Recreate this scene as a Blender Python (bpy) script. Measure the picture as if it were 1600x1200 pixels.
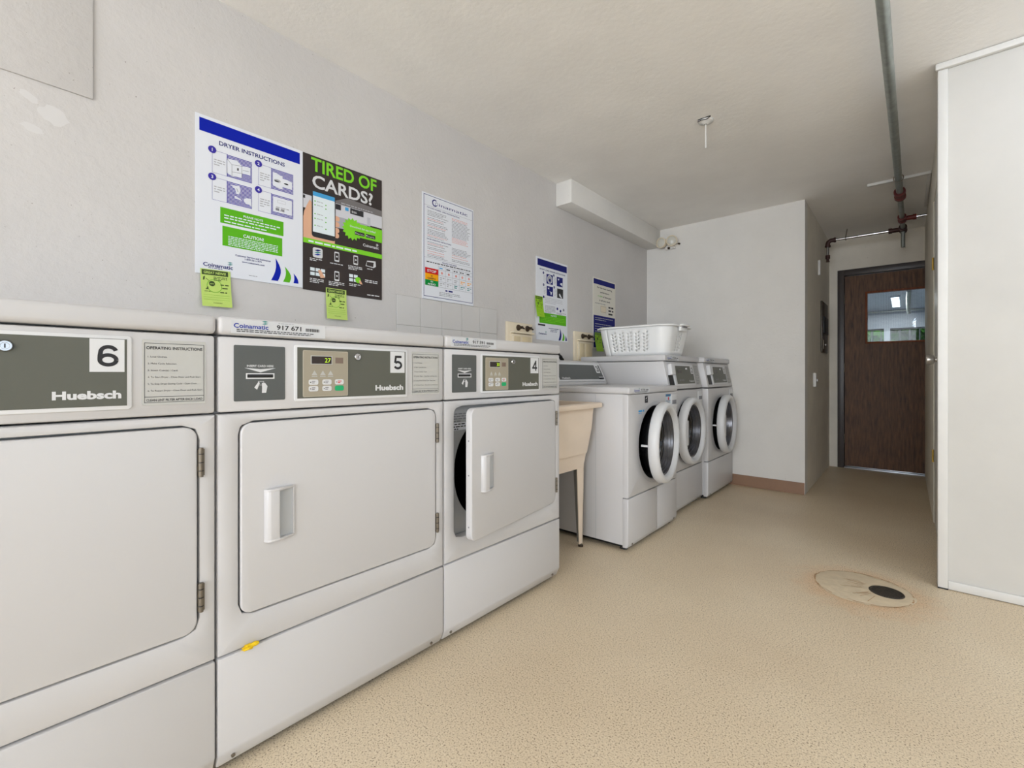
import bpy, bmesh, math, random
from mathutils import Vector, Matrix
from mathutils.geometry import delaunay_2d_cdt

for o in list(bpy.data.objects):
    bpy.data.objects.remove(o)
scene = bpy.context.scene
COL = scene.collection
R = math.radians

# ------------------------------------------------------------------ camera
cd = bpy.data.cameras.new('camera')
cd.sensor_fit = 'HORIZONTAL'
cd.sensor_width = 36.0
cd.lens = 711.0 / 1600.0 * 36.0
cd.shift_y = -15.0 / 1600.0
cd.clip_start = 0.02
cam = bpy.data.objects.new('camera', cd)
COL.objects.link(cam)
cam.location = (0, 0, 0.952)
cam.rotation_euler = (R(90), 0, R(40.905))
scene.camera = cam

# ------------------------------------------------------------------ world, exposure, lights
scene.view_settings.view_transform = 'Standard'
scene.view_settings.look = 'None'
scene.view_settings.exposure = 0.0
scene.view_settings.gamma = 1.0
scene.view_settings.use_curve_mapping = False
scene.cycles.max_bounces = 10
scene.cycles.diffuse_bounces = 6
scene.cycles.glossy_bounces = 4
scene.cycles.transmission_bounces = 6
scene.cycles.transparent_max_bounces = 12
scene.cycles.sample_clamp_indirect = 4.0
scene.cycles.caustics_reflective = False
scene.cycles.caustics_refractive = False
scene.cycles.use_denoising = True

world = bpy.data.worlds.new('world')
scene.world = world
world.use_nodes = True
bgn = world.node_tree.nodes['Background']
bgn.inputs['Color'].default_value = (0.80, 0.90, 1.0, 1)
bgn.inputs['Strength'].default_value = 0.9

CEIL = 2.335
XW = -1.92          # face of the left wall
YF = 4.235          # face of the far wall
XH = -0.605         # corner where the hallway starts
YE = 5.74           # end wall of the hallway
YB = -4.6           # wall behind the camera
XR = 2.5            # right wall


def area(name, loc, rot, sx, sy, power, color):
    l = bpy.data.lights.new(name, 'AREA')
    l.shape = 'RECTANGLE'
    l.size = sx
    l.size_y = sy
    l.energy = power
    l.color = color
    o = bpy.data.objects.new(name, l)
    COL.objects.link(o)
    o.location = loc
    o.rotation_euler = rot
    return o


LAMP = (0.80, 0.88, 1.0)
FIXTURES = ((1.1, 1.95), (0.2, -2.4))  # both unseen; the rear one is added to fill the room with light


def point(name, loc, power, color, rad=0.09):
    l = bpy.data.lights.new(name, 'POINT')
    l.energy = power
    l.color = color
    l.shadow_soft_size = rad
    o = bpy.data.objects.new(name, l)
    COL.objects.link(o)
    o.location = loc
    return o


for fx, fy in FIXTURES:
    for dy in (-0.42, 0.0, 0.42):
        point('unseen_tube_light', (fx, fy + dy, 2.13), 7.0 if fx > 1 else 6.5, LAMP)
area('unseen_window_light', (0.5, YB + 0.01, 1.28), (R(90), 0, 0), 3.1, 1.7, 192, (0.86, 0.915, 1.0))
area('unseen_window_light', (XR - 0.01, 0.2, 1.40), (0, R(90), 0), 1.4, 3.2, 12, (0.80, 0.89, 1.0))  # added fill from the right, shining in at an invented window
area('far_room_light', (-0.15, 11.2, 2.30), (0, 0, 0), 0.11, 1.45, 45, (0.95, 0.97, 1.0))
area('far_room_light', (-1.9, 8.4, 2.30), (0, 0, 0), 0.3, 1.2, 60, (0.95, 0.97, 1.0))  # lamp without a fixture, added to light the far room


# ------------------------------------------------------------------ materials
def lin(c):
    out = []
    for x in c:
        x = x / 255.0
        out.append(x / 12.92 if x <= 0.04045 else ((x + 0.055) / 1.055) ** 2.4)
    return (out[0], out[1], out[2], 1)


MATS = {}


def mat(name, rgb=None, rough=0.5, metal=0.0, spec=0.5, coat=0.0, emit=None, es=0.0, var=0.0, vscale=8.0, bump=0.0, bscale=60.0):
    if name in MATS:
        return MATS[name]
    m = bpy.data.materials.new(name)
    m.use_nodes = True
    nt = m.node_tree
    b = nt.nodes['Principled BSDF']
    c = lin(rgb)
    b.inputs['Base Color'].default_value = c
    b.inputs['Roughness'].default_value = rough
    b.inputs['Metallic'].default_value = metal
    b.inputs['Specular IOR Level'].default_value = spec
    b.inputs['Coat Weight'].default_value = coat
    if emit:
        b.inputs['Emission Color'].default_value = lin(emit)
        b.inputs['Emission Strength'].default_value = es
    if var > 0 or bump > 0:
        tc = nt.nodes.new('ShaderNodeTexCoord')
        if var > 0:
            n = nt.nodes.new('ShaderNodeTexNoise')
            n.inputs['Scale'].default_value = vscale
            n.inputs['Detail'].default_value = 5
            nt.links.new(tc.outputs['Object'], n.inputs['Vector'])
            r = nt.nodes.new('ShaderNodeValToRGB')
            r.color_ramp.elements[0].position = 0.3
            r.color_ramp.elements[1].position = 0.7
            r.color_ramp.elements[0].color = (c[0] * (1 - var), c[1] * (1 - var), c[2] * (1 - var), 1)
            r.color_ramp.elements[1].color = (min(1, c[0] * (1 + var)), min(1, c[1] * (1 + var)), min(1, c[2] * (1 + var)), 1)
            nt.links.new(n.outputs['Fac'], r.inputs['Fac'])
            nt.links.new(r.outputs['Color'], b.inputs['Base Color'])
        if bump > 0:
            n2 = nt.nodes.new('ShaderNodeTexNoise')
            n2.inputs['Scale'].default_value = bscale
            n2.inputs['Detail'].default_value = 4
            nt.links.new(tc.outputs['Object'], n2.inputs['Vector'])
            bp = nt.nodes.new('ShaderNodeBump')
            bp.inputs['Strength'].default_value = bump
            bp.inputs['Distance'].default_value = 0.01
            nt.links.new(n2.outputs['Fac'], bp.inputs['Height'])
            nt.links.new(bp.outputs['Normal'], b.inputs['Normal'])
    MATS[name] = m
    return m


def nd(nt, typ, **kw):
    n = nt.nodes.new(typ)
    for k, v in kw.items():
        n.inputs[k.replace('_', ' ')].default_value = v
    return n


def wall_material(name, rgb, bump=0.25, pits=True, scuff=0.0):
    m = mat(name, rgb, rough=0.75, spec=0.3)
    nt = m.node_tree
    b = nt.nodes['Principled BSDF']
    c = lin(rgb)
    tc = nt.nodes.new('ShaderNodeTexCoord')
    n = nd(nt, 'ShaderNodeTexNoise', Scale=2.2, Detail=6.0, Roughness=0.6)
    nt.links.new(tc.outputs['Object'], n.inputs['Vector'])
    r = nt.nodes.new('ShaderNodeValToRGB')
    r.color_ramp.elements[0].position = 0.35
    r.color_ramp.elements[1].position = 0.68
    k = 0.93 - scuff
    r.color_ramp.elements[0].color = (c[0] * k, c[1] * k, c[2] * k, 1)
    r.color_ramp.elements[1].color = c
    nt.links.new(n.outputs['Fac'], r.inputs['Fac'])
    out = r.outputs['Color']
    if pits:
        n3 = nd(nt, 'ShaderNodeTexNoise', Scale=110.0, Detail=2.0)
        nt.links.new(tc.outputs['Object'], n3.inputs['Vector'])
        r3 = nt.nodes.new('ShaderNodeValToRGB')
        r3.color_ramp.elements[0].position = 0.21
        r3.color_ramp.elements[0].color = (0.45, 0.42, 0.38, 1)
        r3.color_ramp.elements[1].position = 0.27
        r3.color_ramp.elements[1].color = (1, 1, 1, 1)
        nt.links.new(n3.outputs['Fac'], r3.inputs['Fac'])
        mx = nt.nodes.new('ShaderNodeMix')
        mx.data_type = 'RGBA'
        mx.blend_type = 'MULTIPLY'
        mx.inputs['Factor'].default_value = 0.8
        nt.links.new(out, mx.inputs['A'])
        nt.links.new(r3.outputs['Color'], mx.inputs['B'])
        out = mx.outputs['Result']
    nt.links.new(out, b.inputs['Base Color'])
    n2 = nd(nt, 'ShaderNodeTexNoise', Scale=38.0, Detail=5.0, Roughness=0.6)
    nt.links.new(tc.outputs['Object'], n2.inputs['Vector'])
    bp = nt.nodes.new('ShaderNodeBump')
    bp.inputs['Strength'].default_value = bump
    bp.inputs['Distance'].default_value = 0.006
    nt.links.new(n2.outputs['Fac'], bp.inputs['Height'])
    nt.links.new(bp.outputs['Normal'], b.inputs['Normal'])
    return m


def floor_material():
    m = mat('speckled_vinyl', (205, 186, 156), rough=0.42, spec=0.35)
    nt = m.node_tree
    b = nt.nodes['Principled BSDF']
    tc = nt.nodes.new('ShaderNodeTexCoord')
    n = nd(nt, 'ShaderNodeTexNoise', Scale=215.0, Detail=3.0, Roughness=0.75)
    nt.links.new(tc.outputs['Object'], n.inputs['Vector'])
    r = nt.nodes.new('ShaderNodeValToRGB')
    e = r.color_ramp.elements
    e[0].position = 0.34
    e[0].color = lin((96, 70, 48))
    e[1].position = 0.455
    e[1].color = lin((222, 205, 177))
    x = e.new(0.60)
    x.color = lin((226, 211, 184))
    x = e.new(0.70)
    x.color = lin((246, 236, 218))
    nt.links.new(n.outputs['Fac'], r.inputs['Fac'])
    n2 = nd(nt, 'ShaderNodeTexNoise', Scale=1.3, Detail=5.0)
    nt.links.new(tc.outputs['Object'], n2.inputs['Vector'])
    r2 = nt.nodes.new('ShaderNodeValToRGB')
    r2.color_ramp.elements[0].position = 0.35
    r2.color_ramp.elements[0].color = (0.90, 0.87, 0.84, 1)
    r2.color_ramp.elements[1].position = 0.65
    r2.color_ramp.elements[1].color = (1, 1, 1, 1)
    nt.links.new(n2.outputs['Fac'], r2.inputs['Fac'])
    mx = nt.nodes.new('ShaderNodeMix')
    mx.data_type = 'RGBA'
    mx.blend_type = 'MULTIPLY'
    mx.inputs['Factor'].default_value = 1.0
    nt.links.new(r.outputs['Color'], mx.inputs['A'])
    nt.links.new(r2.outputs['Color'], mx.inputs['B'])
    # rusty stain around the drain patch
    sp = nt.nodes.new('ShaderNodeVectorMath')
    sp.operation = 'DISTANCE'
    sp.inputs[1].default_value = (-0.15, 2.53, 0)
    nt.links.new(tc.outputs['Object'], sp.inputs[0])
    n4 = nd(nt, 'ShaderNodeTexNoise', Scale=14.0, Detail=4.0)
    nt.links.new(tc.outputs['Object'], n4.inputs['Vector'])
    ad = nt.nodes.new('ShaderNodeMath')
    ad.operation = 'MULTIPLY_ADD'
    nt.links.new(n4.outputs['Fac'], ad.inputs[0])
    ad.inputs[1].default_value = 0.22
    nt.links.new(sp.outputs['Value'], ad.inputs[2])
    r4 = nt.nodes.new('ShaderNodeValToRGB')
    r4.color_ramp.elements[0].position = 0.24
    r4.color_ramp.elements[0].color = (1, 0.80, 0.66, 1)
    r4.color_ramp.elements[1].position = 0.40
    r4.color_ramp.elements[1].color = (1, 1, 1, 1)
    nt.links.new(ad.outputs['Value'], r4.inputs['Fac'])
    mx2 = nt.nodes.new('ShaderNodeMix')
    mx2.data_type = 'RGBA'
    mx2.blend_type = 'MULTIPLY'
    mx2.inputs['Factor'].default_value = 0.8
    nt.links.new(mx.outputs['Result'], mx2.inputs['A'])
    nt.links.new(r4.outputs['Color'], mx2.inputs['B'])
    nt.links.new(mx2.outputs['Result'], b.inputs['Base Color'])
    bp = nt.nodes.new('ShaderNodeBump')
    bp.inputs['Strength'].default_value = 0.08
    bp.inputs['Distance'].default_value = 0.002
    nt.links.new(n.outputs['Fac'], bp.inputs['Height'])
    nt.links.new(bp.outputs['Normal'], b.inputs['Normal'])
    return m


def wood_material(name, dark, light, rough=0.5):
    m = mat(name, light, rough=rough, spec=0.3)
    nt = m.node_tree
    b = nt.nodes['Principled BSDF']
    tc = nt.nodes.new('ShaderNodeTexCoord')
    mp = nt.nodes.new('ShaderNodeMapping')
    mp.inputs['Scale'].default_value = (1.0, 1.0, 0.12)
    nt.links.new(tc.outputs['Object'], mp.inputs['Vector'])
    n = nd(nt, 'ShaderNodeTexNoise', Scale=60.0, Detail=6.0, Roughness=0.65)
    nt.links.new(mp.outputs['Vector'], n.inputs['Vector'])
    r = nt.nodes.new('ShaderNodeValToRGB')
    r.color_ramp.elements[0].position = 0.3
    r.color_ramp.elements[0].color = lin(dark)
    r.color_ramp.elements[1].position = 0.7
    r.color_ramp.elements[1].color = lin(light)
    nt.links.new(n.outputs['Fac'], r.inputs['Fac'])
    nt.links.new(r.outputs['Color'], b.inputs['Base Color'])
    return m


def glass_material(name, tint=(0.92, 0.95, 0.94), gloss=0.08):
    m = bpy.data.materials.new(name)
    m.use_nodes = True
    nt = m.node_tree
    nt.nodes.clear()
    out = nt.nodes.new('ShaderNodeOutputMaterial')
    tr = nt.nodes.new('ShaderNodeBsdfTransparent')
    tr.inputs['Color'].default_value = (*tint, 1)
    gl = nt.nodes.new('ShaderNodeBsdfGlossy')
    gl.inputs['Roughness'].default_value = 0.02
    fr = nt.nodes.new('ShaderNodeFresnel')
    fr.inputs['IOR'].default_value = 1.5
    mx = nt.nodes.new('ShaderNodeMixShader')
    ml = nt.nodes.new('ShaderNodeMath')
    ml.operation = 'MULTIPLY'
    ml.inputs[1].default_value = 0.3
    nt.links.new(fr.outputs['Fac'], ml.inputs[0])
    nt.links.new(ml.outputs['Value'], mx.inputs['Fac'])
    nt.links.new(tr.outputs[0], mx.inputs[1])
    nt.links.new(gl.outputs[0], mx.inputs[2])
    nt.links.new(mx.outputs[0], out.inputs['Surface'])
    MATS[name] = m
    return m


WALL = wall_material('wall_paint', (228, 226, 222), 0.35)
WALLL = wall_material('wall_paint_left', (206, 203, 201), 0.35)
WALLH = wall_material('wall_paint_scuffed', (238, 232, 220), 0.3, scuff=0.08)
CEILM = wall_material('ceiling_paint', (247, 245, 242), 0.22, pits=False)
PANELM = wall_material('closet_panel_paint', (204, 202, 197), 0.06, pits=False)
FLOOR = floor_material()
WHITE = mat('appliance_white', (199, 198, 199), rough=0.32, spec=0.5)
WHITE2 = mat('plastic_white', (214, 215, 217), rough=0.35, spec=0.4)
TRIMW = mat('trim_white', (216, 215, 212), rough=0.45, var=0.03)
STICK = mat('sticker_white', (206, 208, 211), rough=0.4)
LGREY = mat('light_grey_liner', (178, 181, 184), rough=0.4)
PLATE = mat('panel_dark_grey', (84, 87, 86), rough=0.45)
PLATE2 = mat('panel_olive_grey', (88, 89, 80), rough=0.42)
BEIGE = mat('keypad_beige', (160, 152, 134), rough=0.45)
BLACK = mat('black', (14, 14, 15), rough=0.45)
INK = mat('ink_black', (32, 32, 36), rough=0.6)
GINK = mat('ink_grey', (130, 130, 136), rough=0.6)
LINK = mat('ink_light_grey', (172, 173, 178), rough=0.6)
BRUSH = mat('brushed_silver', (186, 186, 182), rough=0.4, metal=0.0)
CHROME = mat('chrome', (205, 205, 208), rough=0.15, metal=1.0)
STEEL = mat('galvanised_steel', (150, 156, 152), rough=0.4, metal=0.6, var=0.15, vscale=30)
HINGE = mat('hinge_steel', (120, 112, 100), rough=0.45, metal=0.6)
WPAPER = mat('white_print', (226, 229, 236), rough=0.6, spec=0.25)
BLUE = mat('print_blue', (6, 30, 165), rough=0.6, spec=0.15)
NAVY = mat('print_navy', (28, 32, 110), rough=0.6, spec=0.15)
PURP = mat('print_violet_blue', (62, 52, 158), rough=0.6, spec=0.15)
GREEN = mat('print_green', (92, 178, 30), rough=0.6, spec=0.15)
LIME = mat('print_lime', (128, 210, 48), rough=0.6, spec=0.15)
DKBR = mat('print_charcoal', (60, 53, 51), rough=0.6, spec=0.15)
NOTE = mat('note_lime', (188, 214, 108), rough=0.6)
NOTE2 = mat('note_bright_lime', (150, 200, 30), rough=0.6)
DGREEN = mat('print_dark_green', (44, 66, 14), rough=0.6)
SKIN = mat('print_skin', (222, 172, 140), rough=0.6)
SKINB = mat('print_blue_sky', (74, 160, 214), rough=0.6, spec=0.15)
SCREENW = mat('print_screen_white', (226, 236, 240), rough=0.6, spec=0.15)
LOGOB = mat('print_logo_blue', (44, 62, 156), rough=0.6, spec=0.15)
TEAL = mat('print_teal', (74, 142, 140), rough=0.6, spec=0.15)
RED = mat('print_red', (200, 24, 30), rough=0.6, spec=0.15)
PINK = mat('print_pale_red', (220, 150, 140), rough=0.6, spec=0.15)
AMBER = mat('print_amber', (240, 166, 16), rough=0.6, spec=0.15)
GREENS = mat('print_stop_green', (14, 140, 60), rough=0.6, spec=0.15)
KGREEN = mat('key_green', (20, 166, 104), rough=0.4)
LED = mat('led_digits', (160, 200, 30), rough=0.5, emit=(180, 220, 30), es=0.9)
LEDD = mat('display_window', (48, 38, 36), rough=0.25)
TUBM = mat('tub_beige', (222, 206, 188), rough=0.5, var=0.03)
TUBF = mat('leg_grey', (128, 126, 120), rough=0.5)
CREAM = mat('cream_plastic', (226, 214, 190), rough=0.45)
BRONZE = mat('dark_bronze', (62, 50, 38), rough=0.45, metal=0.3)
RUBBER = mat('black_rubber', (26, 25, 25), rough=0.6)
BASKET = mat('basket_white', (236, 237, 237), rough=0.35)
BASEB = mat('baseboard_brown', (140, 108, 84), rough=0.5, var=0.06)
FITRED = mat('fitting_red_brown', (104, 36, 30), rough=0.45, metal=0.2)
FITDK = mat('fitting_dark', (66, 38, 34), rough=0.5, metal=0.2)
DOORW = wood_material('door_brown_wood', (62, 42, 30), (120, 84, 56))
DOORF = wood_material('door_glazing_bead', (104, 52, 24), (142, 78, 42))
JAMB = mat('jamb_dark', (66, 60, 58), rough=0.4)
BRASS = mat('brass', (196, 164, 84), rough=0.3, metal=0.8)
NICKEL = mat('satin_nickel', (186, 182, 176), rough=0.3, metal=0.9)
YELLOW = mat('yellow_lint', (232, 196, 20), rough=0.7)
CONCRETE = mat('drain_patch', (205, 188, 160), rough=0.7, var=0.07, vscale=25, bump=0.3, bscale=40)
RUST = mat('rust_stain', (176, 140, 104), rough=0.8)
DRAINM = mat('drain_dark', (60, 54, 46), rough=0.6, metal=0.3, var=0.3, vscale=120)
GLASSD = mat('dark_door_glass', (16, 16, 17), rough=0.10, spec=0.45)
DRUM = mat('drum_dark', (20, 20, 21), rough=0.45)
SILVER = mat('silver_ring', (128, 128, 132), rough=0.28, metal=0.9)
GLASS = glass_material('clear_glass')
WIRE = mat('wire_grey', (92, 94, 98), rough=0.4, metal=0.5)
FARW = mat('far_room_wall', (176, 182, 190), rough=0.8)
FARC = mat('far_room_ceiling', (196, 202, 210), rough=0.8)
MULL = mat('window_mullion', (72, 78, 82), rough=0.5)
TUBEE = mat('lamp_diffuser', (240, 244, 250), rough=0.5, emit=(240, 246, 255), es=3.0)
LEAFM = mat('hedge_leaves', (70, 126, 44), rough=0.8, spec=0.1, var=0.75, vscale=7)


# ------------------------------------------------------------------ mesh helpers
class Frame:
    def __init__(s, o, u, v, n):
        s.o, s.u, s.v, s.n = Vector(o), Vector(u), Vector(v), Vector(n)

    def p(s, a, b, c=0.0):
        return s.o + s.u * a + s.v * b + s.n * c


def FX(o):      # a face looking towards +x (u runs along +y)
    return Frame(o, (0, 1, 0), (0, 0, 1), (1, 0, 0))


def FY(o):      # a face looking towards -y (u runs along +x)
    return Frame(o, (1, 0, 0), (0, 0, 1), (0, -1, 0))


def FXN(o):     # a face looking towards -x
    return Frame(o, (0, -1, 0), (0, 0, 1), (-1, 0, 0))


def FYP(o):     # a face looking towards +y
    return Frame(o, (-1, 0, 0), (0, 0, 1), (0, 1, 0))


def FZ(o):      # a face looking up
    return Frame(o, (1, 0, 0), (0, 1, 0), (0, 0, 1))


LS = 0.00035
TXT = {}


def text_mesh(s, bold):
    key = (s, bold)
    if key in TXT:
        return TXT[key]
    c = bpy.data.curves.new('t', 'FONT')
    c.body = s
    c.size = 1.0
    c.resolution_u = 3
    c.offset = {False: 0.0, True: 0.022, 2: 0.042}[bold]
    o = bpy.data.objects.new('t', c)
    me = o.to_mesh()
    vs = [(v.co.x, v.co.y) for v in me.vertices]
    fs = [tuple(p.vertices) for p in me.polygons]
    o.to_mesh_clear()
    bpy.data.objects.remove(o)
    bpy.data.curves.remove(c)
    TXT[key] = (vs, fs)
    return TXT[key]


CAP = 0.729


class M:
    def __init__(s):
        s.v, s.f, s.m, s.s, s.mats = [], [], [], [], []

    def mi(s, m):
        if m not in s.mats:
            s.mats.append(m)
        return s.mats.index(m)

    def add(s, vs, fs, m, smooth=False):
        k = len(s.v)
        i = s.mi(m)
        s.v += [tuple(v) for v in vs]
        for f in fs:
            s.f.append(tuple(k + j for j in f))
            s.m.append(i)
            s.s.append(smooth)
        return s

    def bm(s, b, m, smooth=False):
        b.verts.index_update()
        s.add([v.co.copy() for v in b.verts], [tuple(v.index for v in f.verts) for f in b.faces], m, smooth)
        b.free()
        return s

    def box(s, a, b, m, bev=0.0, seg=2, smooth=None):
        x0, x1 = sorted((a[0], b[0]))
        y0, y1 = sorted((a[1], b[1]))
        z0, z1 = sorted((a[2], b[2]))
        q = bmesh.new()
        bmesh.ops.create_cube(q, size=1.0)
        for v in q.verts:
            v.co = Vector(((x0 + x1) / 2 + v.co.x * (x1 - x0), (y0 + y1) / 2 + v.co.y * (y1 - y0), (z0 + z1) / 2 + v.co.z * (z1 - z0)))
        if bev > 0:
            bmesh.ops.bevel(q, geom=list(q.edges), offset=bev, segments=seg, profile=0.5, affect='EDGES')
        return s.bm(q, m, bev > 0 if smooth is None else smooth)

    def shell(s, a, b, m, th=0.012, bev=0.005):
        # cabinet body: a box whose front (+x) side is open
        x0, x1 = sorted((a[0], b[0]))
        y0, y1 = sorted((a[1], b[1]))
        z0, z1 = sorted((a[2], b[2]))
        q = bmesh.new()
        o = [(x0, y0, z0), (x0, y1, z0), (x0, y1, z1), (x0, y0, z1), (x1, y0, z0), (x1, y1, z0), (x1, y1, z1), (x1, y0, z1)]
        i = [(x0 + th, y0 + th, z0 + th), (x0 + th, y1 - th, z0 + th), (x0 + th, y1 - th, z1 - th), (x0 + th, y0 + th, z1 - th),
             (x1, y0 + th, z0 + th), (x1, y1 - th, z0 + th), (x1, y1 - th, z1 - th), (x1, y0 + th, z1 - th)]
        V = [q.verts.new(p) for p in o + i]
        fo = [(0, 3, 2, 1), (0, 1, 5, 4), (1, 2, 6, 5), (2, 3, 7, 6), (3, 0, 4, 7)]
        for f in fo:
            q.faces.new([V[k] for k in f])
            q.faces.new([V[k + 8] for k in f[::-1]])
        for k in range(4):
            j = (k + 1) % 4
            q.faces.new((V[4 + k], V[4 + j], V[12 + j], V[12 + k]))
        bmesh.ops.recalc_face_normals(q, faces=q.faces)
        ed = [e for e in q.edges if e.verts[0] in V[:8] and e.verts[1] in V[:8]]
        bmesh.ops.bevel(q, geom=ed, offset=bev, segments=2, profile=0.5, affect='EDGES')
        return s.bm(q, m, True)

    def prism(s, F, pts, n0, n1, m, bev=0.0, seg=2, smooth=None):
        q = bmesh.new()
        A = [q.verts.new(F.p(p[0], p[1], n0)) for p in pts]
        B = [q.verts.new(F.p(p[0], p[1], n1)) for p in pts]
        fa = q.faces.new(A[::-1])
        fb = q.faces.new(B)
        N = len(pts)
        for i in range(N):
            q.faces.new((A[i], A[(i + 1) % N], B[(i + 1) % N], B[i]))
        bmesh.ops.recalc_face_normals(q, faces=q.faces)
        if bev > 0:
            eds = [e for e in fb.edges] + [e for e in fa.edges]
            if N < 9:
                eds = list(q.edges)
            bmesh.ops.bevel(q, geom=eds, offset=bev, segments=seg, profile=0.5, affect='EDGES')
        return s.bm(q, m, bev > 0 if smooth is None else smooth)

    def lathe(s, F, prof, m, n=48, smooth=True, a0=0.0, a1=2 * math.pi, close=False):
        full = abs(a1 - a0 - 2 * math.pi) < 1e-6
        vs, fs = [], []
        K = len(prof)
        cnt = n if full else n + 1
        for i in range(cnt):
            a = a0 + (a1 - a0) * i / n
            for r, h in prof:
                vs.append(F.p(r * math.cos(a), r * math.sin(a), h))
        for i in range(n):
            j = (i + 1) % cnt
            for k in range(K - 1 + (1 if close else 0)):
                k2 = (k + 1) % K
                fs.append((i * K + k, j * K + k, j * K + k2, i * K + k2))
        return s.add(vs, fs, m, smooth)

    def cyl(s, p0, p1, r0, m, r1=None, n=20, smooth=True):
        r1 = r0 if r1 is None else r1
        p0, p1 = Vector(p0), Vector(p1)
        d = (p1 - p0).normalized()
        t = Vector((0, 0, 1)) if abs(d.z) < 0.9 else Vector((1, 0, 0))
        u = d.cross(t).normalized()
        w = d.cross(u)
        vs = []
        for p, r in ((p0, r0), (p1, r1)):
            for i in range(n):
                a = 2 * math.pi * i / n
                vs.append(p + u * math.cos(a) * r + w * math.sin(a) * r)
        s.add(vs, [(i, (i + 1) % n, n + (i + 1) % n, n + i) for i in range(n)], m, smooth)
        s.add(vs, [tuple(range(n))[::-1], tuple(range(n, 2 * n))], m, False)
        return s

    def tube(s, path, r, m, n=12, closed=False):
        P = [Vector(p) for p in path]
        K = len(P)
        vs, fs = [], []
        prev = None
        for i in range(K):
            if closed:
                d = (P[(i + 1) % K] - P[i - 1]).normalized()
            else:
                d = (P[min(i + 1, K - 1)] - P[max(i - 1, 0)]).normalized()
            if prev is None:
                t = Vector((0, 0, 1)) if abs(d.z) < 0.9 else Vector((1, 0, 0))
                u = d.cross(t).normalized()
            else:
                u = (prev - d * prev.dot(d)).normalized()
            prev = u
            w = d.cross(u)
            rr = r[i] if isinstance(r, (list, tuple)) else r
            for k in range(n):
                a = 2 * math.pi * k / n
                vs.append(P[i] + u * math.cos(a) * rr + w * math.sin(a) * rr)
        for i in range(K if closed else K - 1):
            j = (i + 1) % K
            for k in range(n):
                fs.append((i * n + k, i * n + (k + 1) % n, j * n + (k + 1) % n, j * n + k))
        s.add(vs, fs, m, True)
        if not closed:
            s.add(vs, [tuple(range(n))[::-1], tuple(range((K - 1) * n, K * n))], m, False)
        return s

    # flat printed marks, each a hair above the surface it is printed on
    def poly(s, F, pts, m, L=1):
        s.c = getattr(s, 'c', 0) + 1      # a few hundredths of a millimetre keep overlapping prints apart
        z = L * LS + (s.c % 9) * 2.5e-5
        return s.add([F.p(p[0], p[1], z) for p in pts], [tuple(range(len(pts)))], m)

    def rect(s, F, u0, v0, u1, v1, m, L=1):
        return s.poly(F, [(u0, v0), (u1, v0), (u1, v1), (u0, v1)], m, L)

    def frame(s, F, u0, v0, u1, v1, w, m, L=1):
        s.rect(F, u0, v0, u1, v0 + w, m, L)
        s.rect(F, u0, v1 - w, u1, v1, m, L)
        s.rect(F, u0, v0 + w, u0 + w, v1 - w, m, L)
        s.rect(F, u1 - w, v0 + w, u1, v1 - w, m, L)

    def disc(s, F, u, v, r, m, L=1, n=24, ry=None):
        ry = r if ry is None else ry
        return s.poly(F, [(u + r * math.cos(2 * math.pi * i / n), v + ry * math.sin(2 * math.pi * i / n)) for i in range(n)], m, L)

    def ring(s, F, u, v, r, w, m, L=1, n=28, a0=0.0, a1=360.0):
        vs = []
        for i in range(n + 1):
            a = R(a0 + (a1 - a0) * i / n)
            vs.append(F.p(u + r * math.cos(a), v + r * math.sin(a), L * LS))
            vs.append(F.p(u + (r - w) * math.cos(a), v + (r - w) * math.sin(a), L * LS))
        return s.add(vs, [(2 * i, 2 * i + 2, 2 * i + 3, 2 * i + 1) for i in range(n)], m)

    def line(s, F, p, q, w, m, L=1):
        d = Vector((q[0] - p[0], q[1] - p[1]))
        n = Vector((-d.y, d.x)).normalized() * w / 2
        return s.poly(F, [(p[0] - n.x, p[1] - n.y), (q[0] - n.x, q[1] - n.y), (q[0] + n.x, q[1] + n.y), (p[0] + n.x, p[1] + n.y)], m, L)

    def text(s, F, t, u, v, cap, m, L=1, w=None, al='L', bold=False):
        vs, fs = text_mesh(t, bold)
        if not vs:
            return s
        x0 = min(p[0] for p in vs)
        x1 = max(p[0] for p in vs)
        k = cap / CAP
        sx = k if w is None else w / (x1 - x0)
        W = (x1 - x0) * sx
        off = {'L': 0, 'C': -W / 2, 'R': -W}[al]
        return s.add([F.p(u + off + (p[0] - x0) * sx, v + p[1] * k, L * LS) for p in vs], fs, m)

    def ribbon(s, F, pts, w, m, L=1):
        P = [Vector(p) for p in pts]
        K = len(P)
        vs = []
        for i in range(K):
            d = (P[min(i + 1, K - 1)] - P[max(i - 1, 0)])
            n = Vector((-d.y, d.x)).normalized() * w / 2
            vs += [F.p(P[i].x + n.x, P[i].y + n.y, L * LS), F.p(P[i].x - n.x, P[i].y - n.y, L * LS)]
        return s.add(vs, [(2 * i, 2 * i + 1, 2 * i + 3, 2 * i + 2) for i in range(K - 1)], m)

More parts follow.
